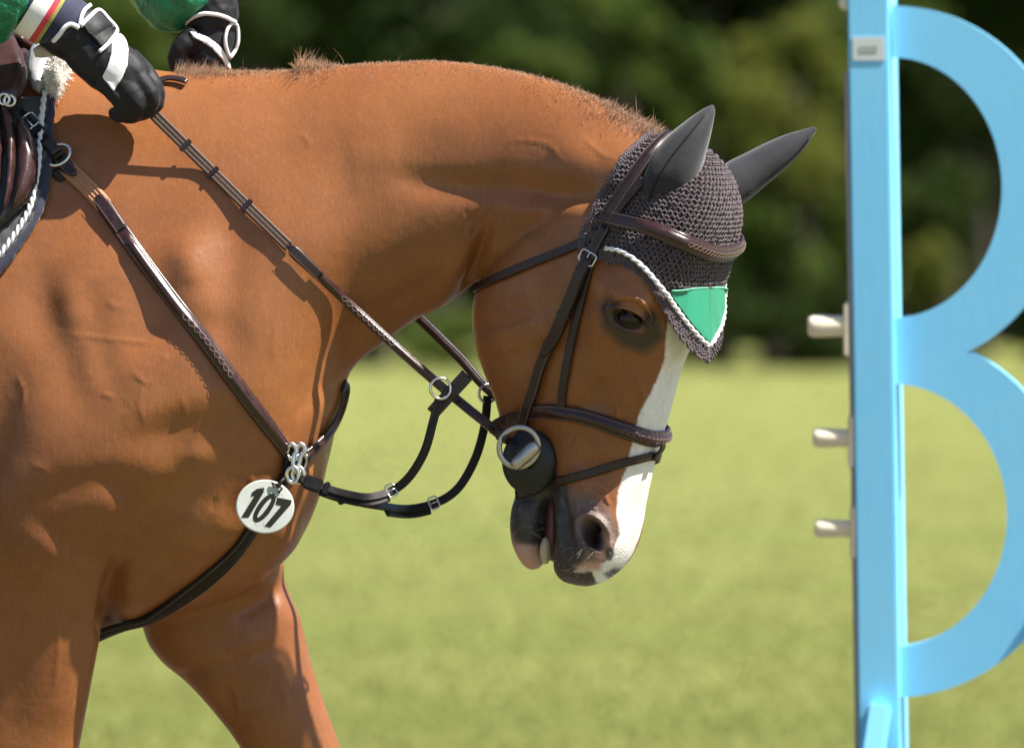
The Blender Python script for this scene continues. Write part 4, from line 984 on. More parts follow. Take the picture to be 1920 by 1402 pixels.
dg = even(np.array([at_y(104, 318, P[s1][1]-0.004), at_y(112, 332, P[s1][1]-0.005), at_y(122, 346, P[s1][1]-0.004)]), 0.003); leather('strap_end', dg, np.tile((0, -1., 0.), (len(dg), 1)), 0.015, 0.003, bp, 'leather_black', st=False, point=True)
# far shoulder strap
P2, N2 = rim_surf([(566, 856), (590, 836), (612, 808), (628, 778), (638, 748), (643, 722)], 0.004, 6, 6)
tail = mirt(P[ks(190):ks(430)][::-1]); tn = mirt((P+Nn)[ks(190):ks(430)][::-1])-tail
jn = even(np.array([P2[-1], P2[-1]*0.55+tail[0]*0.45+np.array([0.012, 0, 0.0]), tail[0]]), 0.006)
PP = np.vstack([P2, jn[1:-1], tail]); NNN = np.vstack([N2, np.linspace(N2[-1], tn[0], len(jn)-2) if len(jn) > 2 else np.zeros((0, 3)), tn]); PP, NNN = relax(PP, NNN, 6)
leather('shoulder_strap', PP, NNN, 0.0205, 0.0045, bp, 'leather_edge', pad=0.004, st=False)
# centre rosette, girth strap
q = surf(546, 862); cc = np.array(q[0])+np.array(q[1])*0.008; cn = np.array(q[1]); ax = nrm(np.cross(cn, (0, 0, 1))); az = np.cross(ax, cn)
a = np.linspace(0, 2*np.pi, 36, endpoint=False)
Rg = np.stack([cc+np.cos(a)[:, None]*ax*0.021*r+np.sin(a)[:, None]*az*0.024*r+cn*h for r, h in ((.02, .005), (.6, .0055), (.9, .004), (1, .001), (.97, -.003), (.5, -.004), (.02, -.004))], 0)
obj('centre_pad', grid(Rg, wrap_u=False, cap=True), MAT['leather_black'], bp)
obj('centre_ring', torus(cc+cn*0.008, ax, az, 0.0135, 0.0022), MAT['steel'], bp)
for dx, dz in ((-.014, .010), (-.012, -.012), (.010, -.016)): obj('stud', ball(cc+ax*dx+az*dz+cn*0.006, (0.0028, 0.0028, 0.0028), 6, 10), MAT['steel'], bp)
P3, N3 = rim_surf([(540, 880), (520, 910), (492, 950), (470, 988), (448, 1022), (418, 1056), (382, 1088), (340, 1118), (300, 1144), (270, 1160)], 0.003, 7, 10)
ex = even(np.array([P3[-1], W(236, 1170, P3[-1][1]/S+4), W(190, 1186, P3[-1][1]/S+14), W(120, 1215, P3[-1][1]/S+26), W(20, 1232, P3[-1][1]/S+30)]), .006)
P3 = np.vstack([P3, ex[1:]]); N3 = np.vstack([N3, np.linspace(N3[-1], nrm(np.array([0.1, -.75, -.65])), len(ex)-1)]); P3, N3 = relax(P3, N3, 6)
leather('girth_strap', P3, N3, np.interp(np.linspace(0, 1, len(P3)), [0, .3, .7, 1], [.020, .024, .030, .034]), 0.0055, bp, 'leather_black', pad=0.003)
# ------------------------------------------------------------------ running martingale fork clipped to the breastplate
mg = thing('martingale_fork', 'black leather martingale fork hanging in two loops between chest and reins', 'martingale', tuple(cc))
cy = cc[1]/S
hk = np.array(W(562, 898, cy-26))
near_pts = np.array([hk, W(600, 912, cy-30), W(640, 925, cy-36), W(690, 933, cy-50), W(735, 920, -150), W(768, 893, -160), W(796, 846, -165), W(812, 790, -165), W(824, 745, -162)])
far_pts = np.array([hk+np.array([0, .008, -.002]), W(602, 916, cy-14), W(645, 934, cy-6), W(700, 947, cy+10), W(760, 955, 8), W(815, 944, 14), W(858, 916, 18), W(890, 862, 22), W(908, 800, 22), W(914, 742, 22)])
def fork(pts, wd, nr):
    Q = even(pts, 0.005); return Q, np.tile(nrm(np.array(nr)), (len(Q), 1))
Pn, Nn_ = fork(near_pts, .012, (0.25, -.9, .35)); Pf, Nf = fork(far_pts, .012, (0.2, -.9, .4))
f1 = leather('fork_strap', Pn, Nn_, 0.0125, 0.0050, mg, 'leather_black', st=False)
f2 = leather('fork_strap', Pf, Nf, 0.0125, 0.0050, mg, 'leather_black', st=False)
for (Q, NQ, x, pr) in ((Pn, Nn_, 733, f1), (Pf, Nf, 813, f2)):
    qx, qy = PX(Q); k = int(np.argmin(np.abs(qx-x)+0.2*np.abs(qy-930))); t = nrm(Q[k+1]-Q[k-1]); buckle(pr, Q[k], t, nrm(NQ[k]-t*np.dot(NQ[k], t)), 0.018, 0.013, 'steel', 0.0014, False)
    lo2 = Q[max(0, k-22):k]; leather('doubled_strap', lo2-np.array([0, 0.001, 0.0075]), NQ[max(0, k-22):k], 0.0115, 0.0040, pr, 'leather_black', st=False)
for x, y, Q in ((586, 908, Pn), (612, 917, Pn), (642, 934, Pf)):
    qx, qy = PX(Q); k = int(np.argmin(np.hypot(qx-x, qy-y))); k = min(max(k, 1), len(Q)-2); t = nrm(Q[k+1]-Q[k-1]); n_ = nrm(np.array([0, -1, .2])-t*np.dot(t, (0, -1, .2)))
    obj('keeper', box(Q[k], 0.008 if x != 586 else 0.026, 0.019, 0.017, np.array([t, nrm(np.cross(n_, t)), n_]), 0.002), MAT['leather_black'], mg, smooth=False)
obj('ring', torus(np.array(W(826, 728, -168)), (1, .25, 0.2), (-.2, 0, 1), 0.0145, 0.0021), MAT['steel'], mg)
obj('ring', torus(np.array(W(914, 738, 20)), (1, .45, 0), (0, 0, 1), 0.0130, 0.0022), MAT['steel'], mg)
def snap(x, yo, tilt):
    c0 = np.array(W(x, 838, cy-22+yo)); c1 = np.array(W(x+tilt, 872, cy-26+yo)); c2 = np.array(W(x+tilt*1.2, 890, cy-28+yo))
    hook = tube(even(np.array([c0+np.array([-.008, 0, -.008]), c0+np.array([-.006, 0, .001]), c0+np.array([0, 0, .004]), c0+np.array([.005, 0, -.004]), (c0+c1)/2+np.array([.001, 0, 0]), c1]), 0.002), 0.0036, 8)
    pin = tube(np.array([c0+np.array([-.008, 0, -.008]), c1+np.array([-.003, 0, .006])]), 0.0020, 6)
    eye = torus(c2, (1, 0, 0), (0, 0, 1), 0.0085, 0.0032, 24, 8, 0.011); sw = tube(np.array([c1, c1-np.array([0, 0, .006])]), 0.0034, 10)
    h_ = obj('snap_hook', joinraw([hook, sw]), MAT['steel'], mg); obj('spring_pin', pin, MAT['steel'], h_); obj('swivel_eye', eye, MAT['steel'], h_)
snap(549, 0, 0); snap(566, 6, -6)
# ------------------------------------------------------------------ the number disc
dy = min(surf(x_, y_)[0].y for x_ in (450, 475, 497, 520, 545) for y_ in (905, 925, 949, 975, 995) if surf(x_, y_))-0.010
disc = thing('number_tag', 'round white number disc reading 107 hanging from the breastplate', 'number tag', tuple(at_y(497, 949, dy)))
dn = nrm(np.array([0.22, -1, 0.10])); dxv = nrm(np.array([1, 0, 0])-dn*dn[0]); dzv = nrm(np.cross(dxv, dn)); dzv = dzv if dzv[2] > 0 else -dzv
dc = at_y(497, 949.5, dy)
def on_disc(x, y, h): return dc+dxv*((x-497)*S/abs(dxv[0]))+dzv*((949.5-y)*S/abs(dzv[2]))+dn*h
a = np.linspace(0, 2*np.pi, 64, endpoint=False)
Rg = np.array([[on_disc(497+54*r*math.cos(t), 949.5+50*r*math.sin(t), h) for t in a] for r, h in ((.02, .0012), (.93, .0012), (.97, .0011), (1, .0002), (.985, -.0012), (.02, -.0012))])
dob = obj('disc', grid(Rg), MAT['tagwhite'], disc)
def cz(pts): return [(400+x/3.3375, 640+y/3.3375) for x, y in pts]
def digit(poly, h0=0.0013, h1=0.0019):
    n = len(poly); V = [on_disc(x, y, h1) for x, y in poly]+[on_disc(x, y, h0) for x, y in poly]
    F = [tuple(range(n)), tuple(range(2*n-1, n-1, -1))]+[(i, n+i, n+(i+1) % n, (i+1) % n) for i in range(n)]
    return raw(V, F)
ONE = cz([(272, 924), (316, 918), (313, 946), (222, 1101), (176, 1101), (258, 966), (234, 972), (243, 946)])
SEV = cz([(398, 976), (486, 992), (479, 1020), (357, 1160), (320, 1152), (424, 1026), (388, 1018)])
obj('digit', digit(ONE), MAT['ink'], dob, smooth=False); 
ta = np.linspace(0, 2*np.pi, 40, endpoint=False); ux_, uy_ = 0.58, -0.815
def slant(l, w): return [(319+l*math.cos(t)*ux_-w*math.sin(t)*uy_*-1*-1, 1040+l*math.cos(t)*uy_+w*math.sin(t)*ux_) for t in ta]
ou, inn = cz(slant(104, 42)), cz(slant(74, 13)); n = len(ta)
V = [on_disc(x, y, h) for pts, h in ((ou, .0019), (inn, .0019), (ou, .0013), (inn, .0013)) for x, y in pts]
F = []
for i in range(n):
    j = (i+1) % n; F += [(i, j, n+j, n+i), (2*n+i, 2*n+j, j, i), (n+i, n+j, 3*n+j, 3*n+i)]
obj('digit', raw(V, F), MAT['ink'], dob, smooth=False); obj('digit', digit(SEV), MAT['ink'], dob, smooth=False)
for cx_, cy_ in ((478, 945), (497, 952), (513, 958)):      # clear sleeves behind the figures
    pts = [(cx_+ (22*math.cos(t)*0.62*0.6 + 38*math.sin(t)*0.5)*0.9, cy_+(-38*math.sin(t)*0.80+10*math.cos(t))) for t in ta]
    pts = [p for p in pts]
    obj('number_sleeve', tube(np.array([on_disc(x, y, .0012) for x, y in pts]), 0.00035, 5, cap=False, closed=True), MAT['tagwhite'], dob)
bw = [tube(np.array([on_disc(519, 912, .004), on_disc(526, 902, .006), cc+np.array([-.008, -.004, -.018])]), 0.0026, 6), tube(np.array([on_disc(519, 911, .004), on_disc(508, 906, .005), on_disc(512, 914, .005)]), 0.0017, 6), tube(np.array([on_disc(520, 911, .004), on_disc(527, 916, .005), on_disc(521, 924, .003)]), 0.0017, 6), ball(on_disc(520, 910, .004), 0.0034, 6, 8)]
obj('tie', joinraw(bw), MAT['leather_black'], disc)
# ------------------------------------------------------------------ saddle pad, half pad, saddle
def far_copy(vf): return (mirt(vf[0], 0), [f[::-1] for f in vf[1]])
pad = thing('saddle_pad', 'grey quilted saddle pad with navy binding and white rope trim', 'saddle pad', tuple(np.array(W(-100, 300, 0))))
EDGE = [(106, 184), (107, 204), (106, 250), (103, 300), (100, 340), (92, 380), (75, 420), (47, 462), (18, 502), (-12, 534), (-60, 580), (-140, 640), (-260, 690), (-420, 700), (-640, 660), (-760, 560), (-790, 400), (-760, 250), (-640, 200), (-300, 190), (0, 186), (70, 184), (98, 182)]
CORD = [(88, 186), (84, 210), (79, 260), (75, 320), (70, 350), (60, 395), (40, 432), (10, 474), (-18, 505), (-66, 550), (-145, 606), (-262, 654), (-420, 664)]
def quilt(x, y, sd): 
    a = (x+y)/46.0; b = (x-y)/46.0
    q = np.minimum(np.abs(a-np.round(a)), np.abs(b-np.round(b)))*2
    return 0.0040*(1-np.exp(-(q/0.28)**2))*np.clip(sd/12, 0, 1)+0.004*np.clip(sd/14, 0, 1)
vf = drape(BV, EDGE, 0.002, 0.007, 9.0, quilt)
def pushed(vf): return vf
obj('quilted_panel', vf, MAT['pad_grey'], pad); obj('quilted_panel', far_copy(vf), MAT['pad_grey'], pad)
band = EDGE[:14]+CORD[::-1]
def puff(x, y, sd):
    k = np.arctan2(y-150, 400-x)*42
    return 0.0065*np.sqrt(np.clip(sd/13, 0, 1))*(0.72+0.28*np.abs(np.sin(k)))
vf = drape(BV, band, 0.008, 0.003, 6.0, puff); obj('binding', vf, MAT['pad_navy'], pad); obj('binding', far_copy(vf), MAT['pad_navy'], pad)
cp, cn = rim_surf(CORD, 0.0185, 5, 4); th_ = np.arange(len(cp))*1.05; cb = nrm(np.cross(nrm(np.gradient(cp, axis=0)), cn))
for vf in (lambda v: (v, far_copy(v)))(joinraw([tube(cp+0.0020*(np.cos(th_+q)[:, None]*cb+np.sin(th_+q)[:, None]*cn), 0.0028, 6) for q in (0, math.pi)])): obj('rope_trim', vf, MAT['cord'], pad)
half = thing('half_pad', 'white sheepskin edged gel half pad showing in front of the pommel', 'half pad', tuple(np.array(W(90, 140, -60))))
yh = float(surf(118, 150)[0].y/S)
def lump(pts, th, base_off, mat, name, parent, nz=0.0, ns=60):
    Q = pts; 
    def zf(x, y, sd): return th*np.sqrt(np.clip(sd/14, 0, 1))+nz*(np.sin(x*0.61+y*.35)*np.sin(y*0.53-x*.2)+0.6*np.sin(x*1.3+2)*np.sin(y*1.1))*np.clip(sd/6, 0, 1)
    vf = drape(BV, Q, base_off, 0.004, 3.5, zf); return obj(name, vf, mat, parent), vf
gelp = [(58, 128), (66, 104), (88, 96), (112, 98), (104, 118), (96, 145), (88, 180), (76, 192), (62, 180), (54, 152)]
lump(gelp, 0.010, 0.016, MAT['gel'], 'gel_pad', half)
lip = [(66, 98), (78, 88), (100, 80), (116, 78), (124, 88), (118, 99), (100, 103), (80, 106)]

flc = [(126, 96), (138, 106), (144, 122), (141, 138), (133, 152), (126, 166), (120, 182), (112, 196), (100, 188), (90, 184), (84, 170), (90, 152), (98, 138), (106, 118), (114, 106)]
fl_o, fvf = lump(flc, 0.020, 0.012, MAT['fleece'], 'fleece', half, 0.0016)
# tufts of wool
tv = []; tf = []; nv = len(fvf[0])//2; top = fvf[0][:nv]
for i in rng.integers(0, nv, 2600):
    p = top[i]+rng.normal(0, .0012, 3); d = nrm(rng.normal(0, 1, 3)+np.array([0.5, -1.2, -0.1])); s_ = nrm(np.cross(d, rng.normal(0, 1, 3))); L_ = rng.uniform(.004, .009); c = nrm(rng.normal(0, 1, 3))*L_*0.5; r_ = .00055
    b = len(tv); tv += [p-s_*r_, p+s_*r_, p+d*L_*.6+c*.5+s_*r_, p+d*L_*.6+c*.5-s_*r_, p+d*L_+c]; tf += [(b, b+1, b+2, b+3), (b+3, b+2, b+4)]
fw = obj('wool', raw(np.array(tv), tf), MAT['fleece'], half); fw['kind'] = 'stuff'

saddle = thing('saddle', 'brown leather jumping saddle with rolled knee blocks under the rider', 'saddle', tuple(np.array(W(-300, 120, float(ymid(-300))))))
def sad(poly, off, th, zf, mat, name, step=5.0, far=True):
    vf = drape(BV, poly, off, th, step, zf); o = obj(name, vf, mat, saddle)
    if far: obj(name, far_copy(vf), mat, saddle)
    return o
FLAP = [(-560, 190), (-420, 180), (-200, 190), (-30, 205), (20, 212), (48, 232), (70, 268), (80, 310), (76, 350), (62, 388), (40, 410), (10, 436), (-30, 470), (-120, 560), (-220, 640), (-330, 680), (-460, 660), (-540, 560), (-580, 380)]
def roll(x, y, sd): return 0.012*np.sqrt(np.clip(sd/16, 0, 1))
sad(FLAP, 0.018, 0.006, roll, MAT['saddle_dark'], 'flap', 8.0)
KB = [(52, 246), (68, 276), (76, 312), (72, 350), (58, 384), (36, 404), (24, 414), (30, 380), (36, 340), (36, 300), (32, 262), (40, 244)]
sad(KB, 0.030, 0.004, lambda x, y, sd: 0.016*np.sqrt(np.clip(sd/15, 0, 1)), MAT['saddle'], 'knee_roll', 4.0)
KB2 = [(22, 226), (34, 250), (40, 290), (38, 330), (32, 370), (20, 404), (8, 420), (14, 380), (18, 330), (16, 280), (8, 240), (12, 226)]
sad(KB2, 0.034, 0.004, lambda x, y, sd: 0.016*np.sqrt(np.clip(sd/9, 0, 1)), MAT['saddle'], 'knee_roll', 3.5)
KB3 = [(-240, 205), (-100, 206), (-10, 216), (10, 236), (18, 290), (12, 350), (-6, 410), (-60, 480), (-160, 560), (-260, 560), (-300, 400)]
sad(KB3, 0.036, 0.006, lambda x, y, sd: 0.016*np.sqrt(np.clip(sd/24, 0, 1)), MAT['saddle'], 'skirt', 7.0)
sad([(-160, 140), (-60, 118), (0, 112), (38, 118), (56, 142), (64, 172), (58, 200), (40, 222), (10, 226), (-60, 222), (-160, 215)], 0.036, 0.006, lambda x, y, sd: 0.012*np.sqrt(np.clip(sd/14, 0, 1)), MAT['saddle'], 'front_panel', 5.0)
# pommel, seat and cantle as one shell over the back
def arch(xc, topy, wpx, dep, drop):
    h = np.linspace(-1, 1, 29); th = yaw(xc); lat = np.array([math.sin(T12), math.cos(T12), 0])
    mid = np.array(W(xc, topy, float(ymid(xc)))); return np.array([mid+lat*wpx*S*u+np.array([0, 0, -1])*drop*S*abs(u)**1.9 for u in h])
rows_ = [arch(66, 118, 95, 0, 120), arch(52, 99, 100, 0, 120), (arch(20, 92, 112, 0, 120)), arch(-60, 98, 130, 0, 110), arch(-180, 130, 150, 0, 95), arch(-330, 138, 190, 0, 90), arch(-480, 108, 200, 0, 90), arch(-560, 60, 170, 0, 110), arch(-590, 70, 165, 0, 120), arch(-570, 150, 150, 0, 90)]
A = catmull(np.array(rows_), 60); bot = A-np.array([0, 0, 0.028]); V = joinraw([grid(A, wrap_v=False, cap=False), (lambda g: (g[0], [f[::-1] for f in g[1]]))(grid(bot, wrap_v=False, cap=False))])
obj('seat', V, MAT['saddle'], saddle)
obj('welt', tube(np.array(even(arch(58, 101, 99, 0, 120)+np.array([0.002, -.002, 0.003]), .006)), 0.0035, 8), MAT['white_knit'], saddle)
for dx, r_ in ((44, .006), (28, .007), (10, .005)): obj('pommel_roll', tube(even(arch(dx, 101-(dx < 30)*6, 103, 0, 122)+np.array([0, -.003, 0.002]), .006), r_, 8), MAT['saddle_dark' if dx == 28 else 'saddle'], saddle)
dp = surf(20, 190); dpp = np.array(dp[0])+np.array([0, -0.055, 0])
for k in range(2): obj('dee_ring', torus(at_y(8+10*k, 186+3*k, dpp[1]-.012), (1, .2*k-.2, .3), (-.3, .1, 1), 0.0075, 0.0024, 24, 8), MAT['steel'], saddle)
ds = even(np.array([at_y(-10, 176, dpp[1]), at_y(14, 196, dpp[1]+.004), at_y(38, 222, dpp[1]+.02)]), .004); leather('dee_strap', ds, np.tile((0, -1., .1), (len(ds), 1)), 0.017, .0035, saddle, 'leather_black', st=False)
gs = even(np.array([np.array(surf(-150, 640, .03)[0]), np.array(surf(-155, 900, .016)[0]), np.array(surf(-160, 1120, .014)[0])]), .02)
for q in (0, 1): 
    vf = strip(gs, np.tile((0, -1., -.1), (len(gs), 1)), .09, .008, 0.004); obj('girth', vf if q == 0 else far_copy(vf), MAT['saddle_dark'], saddle)

# ------------------------------------------------------------------ the rider
rider = thing('rider', 'rider in green padded jacket and black gloves with white trim holding the reins', 'person', tuple(np.array(W(-380, 140, float(ymid(-380))))))
def limb(pts, N=24, n=40):
    """pts: px,py,yp,r(px)  -> round tapered limb"""
    Q = catmull(np.array(pts, float), n); return tube(Wn(Q[:, 0], Q[:, 1], Q[:, 2]), Q[:, 3]*S, N)
def fused(parts, vox, it, name, mat, parent, amp=0.0, fr=60.0):
    m_ = fuse(parts, vox, name); v = smooth(getv(m_), gete(m_), it)
    if amp:
        setv(m_, v); nn = getn(m_); ph = v*fr
        v = v+nn*(amp*(np.sin(ph[:, 0]*1.0+2*np.sin(ph[:, 2]*.7))*np.sin(ph[:, 2]*1.1+1.5*np.sin(ph[:, 1]*.9))+.5*np.sin(ph[:, 0]*2.3+ph[:, 2]*1.7+1.3*np.sin(ph[:, 1]*2))))[:, None]
    setv(m_, v); o = obj(name, m_, mat, parent); return o
yR = float(ymid(-400))
obj('pad_lip', limb([(64, 100, -40, 8), (78, 96, -40, 13), (100, 92, -38, 14), (120, 92, -34, 11), (128, 94, -30, 5)]), MAT['breeches'], half)
# near glove
def capsule(pts): return limb(pts, 16, 14*len(pts))
G = HANDY
near_parts = [limb([(118, 50, G+10, 34), (140, 66, G+6, 44), (172, 98, G, 50), (206, 124, G-4, 52), (236, 140, G-6, 46), (258, 150, G-4, 36), (268, 156, G-2, 20)]),
    capsule([(240, 108, G+14, 22), (268, 134, G+4, 20), (290, 166, G-4, 18), (292, 194, G+2, 16), (276, 212, G+18, 14)]),
    capsule([(230, 124, G-18, 24), (262, 152, G-24, 20), (282, 180, G-24, 18), (276, 206, G-12, 16), (254, 216, G+6, 14)]),
    capsule([(214, 142, G-28, 24), (240, 168, G-34, 20), (256, 194, G-32, 18), (248, 216, G-18, 16), (230, 218, G+2, 14)]),
    capsule([(196, 152, G-30, 22), (216, 176, G-34, 18), (230, 200, G-30, 16), (226, 216, G-16, 15), (212, 212, G+2, 13)]),
    capsule([(196, 98, G+34, 24), (232, 118, G+40, 21), (262, 146, G+36, 18), (284, 178, G+22, 16), (290, 196, G+14, 13)])]
gl = fused(near_parts, 0.0022, 4, 'glove', MAT['glove'], rider, 0.0005, 150)
lbl(gl, 'black glove with a broad white panel, gripping the rein')
GB = bvh_of(gl.data)
def patch(poly, bv, off, th, mat, name, parent, step=4.0):
    vf = drape(bv, poly, off, th, step); return obj(name, vf, mat, parent)
def piping(xy, bv, r, mat, name, parent, off=0.001): 
    p, n = rim_surf(xy, off, 4, 2, bv=bv); return obj(name, tube(p, r, 8), mat, parent)
patch([(206, 72), (224, 62), (237, 76), (242, 96), (240, 122), (231, 146), (213, 174), (201, 160), (190, 145), (200, 124), (206, 104), (207, 86)], GB, 0.0006, 0.0016, MAT['glove_white'], 'white_panel', gl)
# cuff tab, its piping and the cuff edge
tabp = [(150, 50), (180, 23), (217, 61), (190, 94)]
class Two:
    """two surfaces felt as one: the hit nearest the camera counts"""
    def __init__(s, *b): s.b = b
    def ray_cast(s, o, d):
        h = [q for q in (x.ray_cast(o, d) for x in s.b) if q[0] is not None]
        return min(h, key=lambda q: q[3]) if h else (None, None, None, None)
cuffo = fused([limb([(96, 34, G+8, 52), (112, 44, G+8, 56), (132, 58, G+6, 56), (152, 72, G+4, 53), (170, 88, G+2, 50)])], 0.003, 3, 'glove_cuff', MAT['glove'], gl, 0.0005, 150); CB = Two(bvh_of(cuffo.data), GB)
patch(tabp, CB, 0.002, 0.004, MAT['glove'], 'cuff_tab', cuffo)
piping([(186, 100), (197, 92), (206, 80), (216, 63), (199, 42), (181, 24), (165, 36), (150, 51)], CB, 0.0030, MAT['glove_white'], 'white_piping', cuffo, 0.0055)
piping([(149, 50), (150, 38), (155, 24), (167, 13)], CB, 0.0030, MAT['glove_white'], 'white_piping', cuffo, 0.004)
piping([(102, 76), (112, 66), (122, 52), (134, 46), (148, 54)], CB, 0.0034, MAT['glove_white'], 'white_piping', cuffo, 0.004)
# shirt cuff bands and sleeves
def bandtube(t0, t1, A_, B_, r0, r1, bulge=0.0, flat=1.0, n=10):
    A_, B_ = np.array(A_, float), np.array(B_, float); ts = np.linspace(t0, t1, n); f = np.linspace(0, 1, n)
    pts = [tuple(A_+(B_-A_)*t)+(r0+(r1-r0)*u+bulge*math.sin(math.pi*u),) for t, u in zip(ts, f)]; return limb(pts, 36, n*2)
EA, WA = (-260, -190, G-40), (150, 62, G+4)
def tt(x): return (x-EA[0])/(WA[0]-EA[0])
obj('shirt_cuff', bandtube(tt(20), tt(135), EA, WA, 61, 54), MAT['navy'], rider)
obj('cuff_band', bandtube(tt(58), tt(86), EA, WA, 63.5, 62), MAT['white_knit'], rider)
obj('cuff_band', bandtube(tt(86), tt(95), EA, WA, 62.4, 61.8), MAT['red_knit'], rider)
obj('cuff_band', bandtube(tt(95), tt(101), EA, WA, 61.8, 61.4), MAT['olive_knit'], rider)
near_sleeve = [limb([(-330, -560, yR-240, 120), (-300, -380, G-60, 112), (-262, -192, G-42, 108), (-180, -140, G-30, 104), (-90, -92, G-22, 98), (-20, -42, G-12, 104), (14, -16, G-6, 104), (38, -2, G-3, 92), (54, 6, G-2, 72), (60, 10, G-2, 58)])]
# far arm and glove
F0 = 165.0
far_glove = [limb([(398, 30, F0, 40), (396, 60, F0, 46), (390, 92, F0-2, 46), (384, 122, F0-4, 42), (378, 146, F0-6, 30)]), capsule([(368, 66, F0-36, 22), (344, 84, F0-44, 20), (330, 108, F0-44, 17), (334, 134, F0-40, 15), (346, 150, F0-34, 12)]),
    capsule([(396, 110, F0+10, 22), (384, 142, F0+4, 20), (366, 156, F0-10, 18), (350, 150, F0-14, 14)]), capsule([(408, 106, F0-10, 22), (398, 140, F0-20, 20), (380, 158, F0-28, 17), (364, 156, F0-26, 13)])]
g2 = fused(far_glove, 0.0022, 4, 'glove', MAT['glove'], rider, 0.0005, 150); GB2 = bvh_of(g2.data); lbl(g2, 'black glove with a thin white stripe, resting behind the crest')
patch([(354, 58), (374, 62), (392, 70), (408, 82), (421, 98), (430, 118), (434, 132), (424, 128), (412, 110), (396, 92), (378, 80), (360, 72)], GB2, 0.0006, 0.0015, MAT['glove_white'], 'white_panel', g2)
c2 = fused([limb([(392, 0, F0+2, 52), (396, 22, F0+1, 53), (397, 44, F0, 50), (397, 58, F0, 46)])], 0.003, 3, 'glove_cuff', MAT['glove'], g2, 0.001, 150); CB2 = bvh_of(c2.data)
piping([(426, 106), (421, 88), (420, 68), (426, 50), (436, 44), (441, 56), (441, 82), (434, 98), (427, 108)], GB2, 0.0026, MAT['glove_white'], 'white_piping', c2, 0.004)
piping([(346, 54), (354, 40), (370, 30), (392, 26), (416, 30), (438, 42)], CB2, 0.0030, MAT['glove_white'], 'white_piping', c2, 0.003)
EB, WB = (300, -190, F0+60), (397, 40, F0)
def t2(y): return (y-EB[1])/(WB[1]-EB[1])
obj('shirt_cuff', bandtube(t2(-60), t2(16), EB, WB, 56, 55), MAT['navy'], rider)
obj('cuff_band', bandtube(t2(2), t2(16), EB, WB, 58, 57), MAT['white_knit'], rider)
far_sleeve = [limb([(-330, -560, yR+240, 120), (-200, -390, F0+140, 112), (60, -260, F0+100, 104), (240, -180, F0+64, 104), (308, -90, F0+30, 104), (336, -40, F0+14, 100), (352, -6, F0+6, 92), (366, 12, F0+3, 78), (374, 22, F0+3, 58)])]
flap_s = [limb([(300, -40, F0+6, 46), (316, 10, F0, 40), (326, 44, F0-6, 26), (330, 66, F0-8, 12)])]
tors = [limb([(-420, 60, yR, 190), (-425, -60, yR, 195), (-415, -220, yR, 200), (-395, -400, yR, 225), (-375, -540, yR, 220), (-360, -620, yR, 130), (-350, -680, yR, 75)], 32), limb([(-335, -555, yR-230, 115), (-355, -590, yR, 130), (-335, -555, yR+230, 115)])]
fused(tors+near_sleeve+far_sleeve+flap_s, 0.0055, 8, 'jacket', MAT['jacket'], rider, 0.0026, 75)
fused([limb([(-345, -660, yR, 66), (-335, -760, yR, 62), (-320, -800, yR, 95), (-315, -880, yR, 112), (-325, -960, yR, 100), (-330, -1000, yR, 50)], 28), limb([(-235, -855, yR, 26), (-212, -838, yR, 16)], 12), limb([(-225, -790, yR, 30), (-216, -780, yR, 20)], 12)], 0.004, 6, 'body', MAT['skin'], rider)
hm = [limb([(-330, -880, yR, 118), (-328, -940, yR, 128), (-326, -1000, yR, 108), (-326, -1045, yR, 50)], 32), limb([(-260, -905, yR, 80), (-200, -893, yR, 70), (-160, -885, yR, 40)], 20)]
fused(hm, 0.006, 5, 'helmet', MAT['helmet'], rider)
for sg in (-1, 1):
    fused([limb([(-430, 70, yR+sg*90, 150), (-350, 150, yR+sg*250, 138), (-240, 300, yR+sg*372, 118), (-150, 440, yR+sg*400, 98)])], 0.008, 5, 'breeches_leg', MAT['breeches'], rider, .002, 40)
    fused([limb([(-148, 430, yR+sg*402, 102), (-170, 560, yR+sg*402, 88), (-210, 760, yR+sg*396, 82), (-240, 920, yR+sg*392, 66), (-238, 985, yR+sg*392, 62)]), limb([(-262, 990, yR+sg*392, 58), (-180, 1010, yR+sg*398, 56), (-100, 1022, yR+sg*404, 42), (-70, 1026, yR+sg*406, 26)])], 0.006, 5, 'boot', MAT['saddle_dark'], rider)
# ------------------------------------------------------------------ mane, whiskers, teeth, tail
def hairs(roots, dirs, lens, rad, bend, name, mat, parent):
    n = len(roots); t = np.array([0, .4, .75, 1.0]); k = len(t); dirs = nrm(dirs)
    side = nrm(np.cross(dirs, rng.normal(0, 1, (n, 3)))); third = np.cross(dirs, side)
    C = roots[:, None]+dirs[:, None]*(lens[:, None]*t)[..., None]+bend[:, None]*(lens[:, None]*t**2)[..., None]
    rr = rad*np.array([1, .85, .55, .12]); V = []
    for a in (0, 2.0944, 4.18879): V.append(C+(side*math.cos(a)+third*math.sin(a))[:, None]*rr[None, :, None])
    V = np.stack(V, 2).reshape(-1, 3); base = np.arange(n)[:, None, None]*(k*3)
    f = np.array([(i*3+j, i*3+(j+1) % 3, (i+1)*3+(j+1) % 3, (i+1)*3+j) for i in range(k-1) for j in range(3)])
    o = obj(name, raw(V, [tuple(q) for q in (f[None]+base).reshape(-1, 4).tolist()]), mat, parent); o['kind'] = 'stuff'; return o
CREST = [(330, 150), (380, 140), (430, 136), (545, 130), (640, 122), (730, 115), (850, 114), (960, 130), (1060, 158), (1140, 193), (1205, 228), (1238, 250)]
n = 11000; cr = even(np.array(CREST, float), 2.0); k = rng.integers(0, len(cr), n); x = cr[k, 0]; y = cr[k, 1]
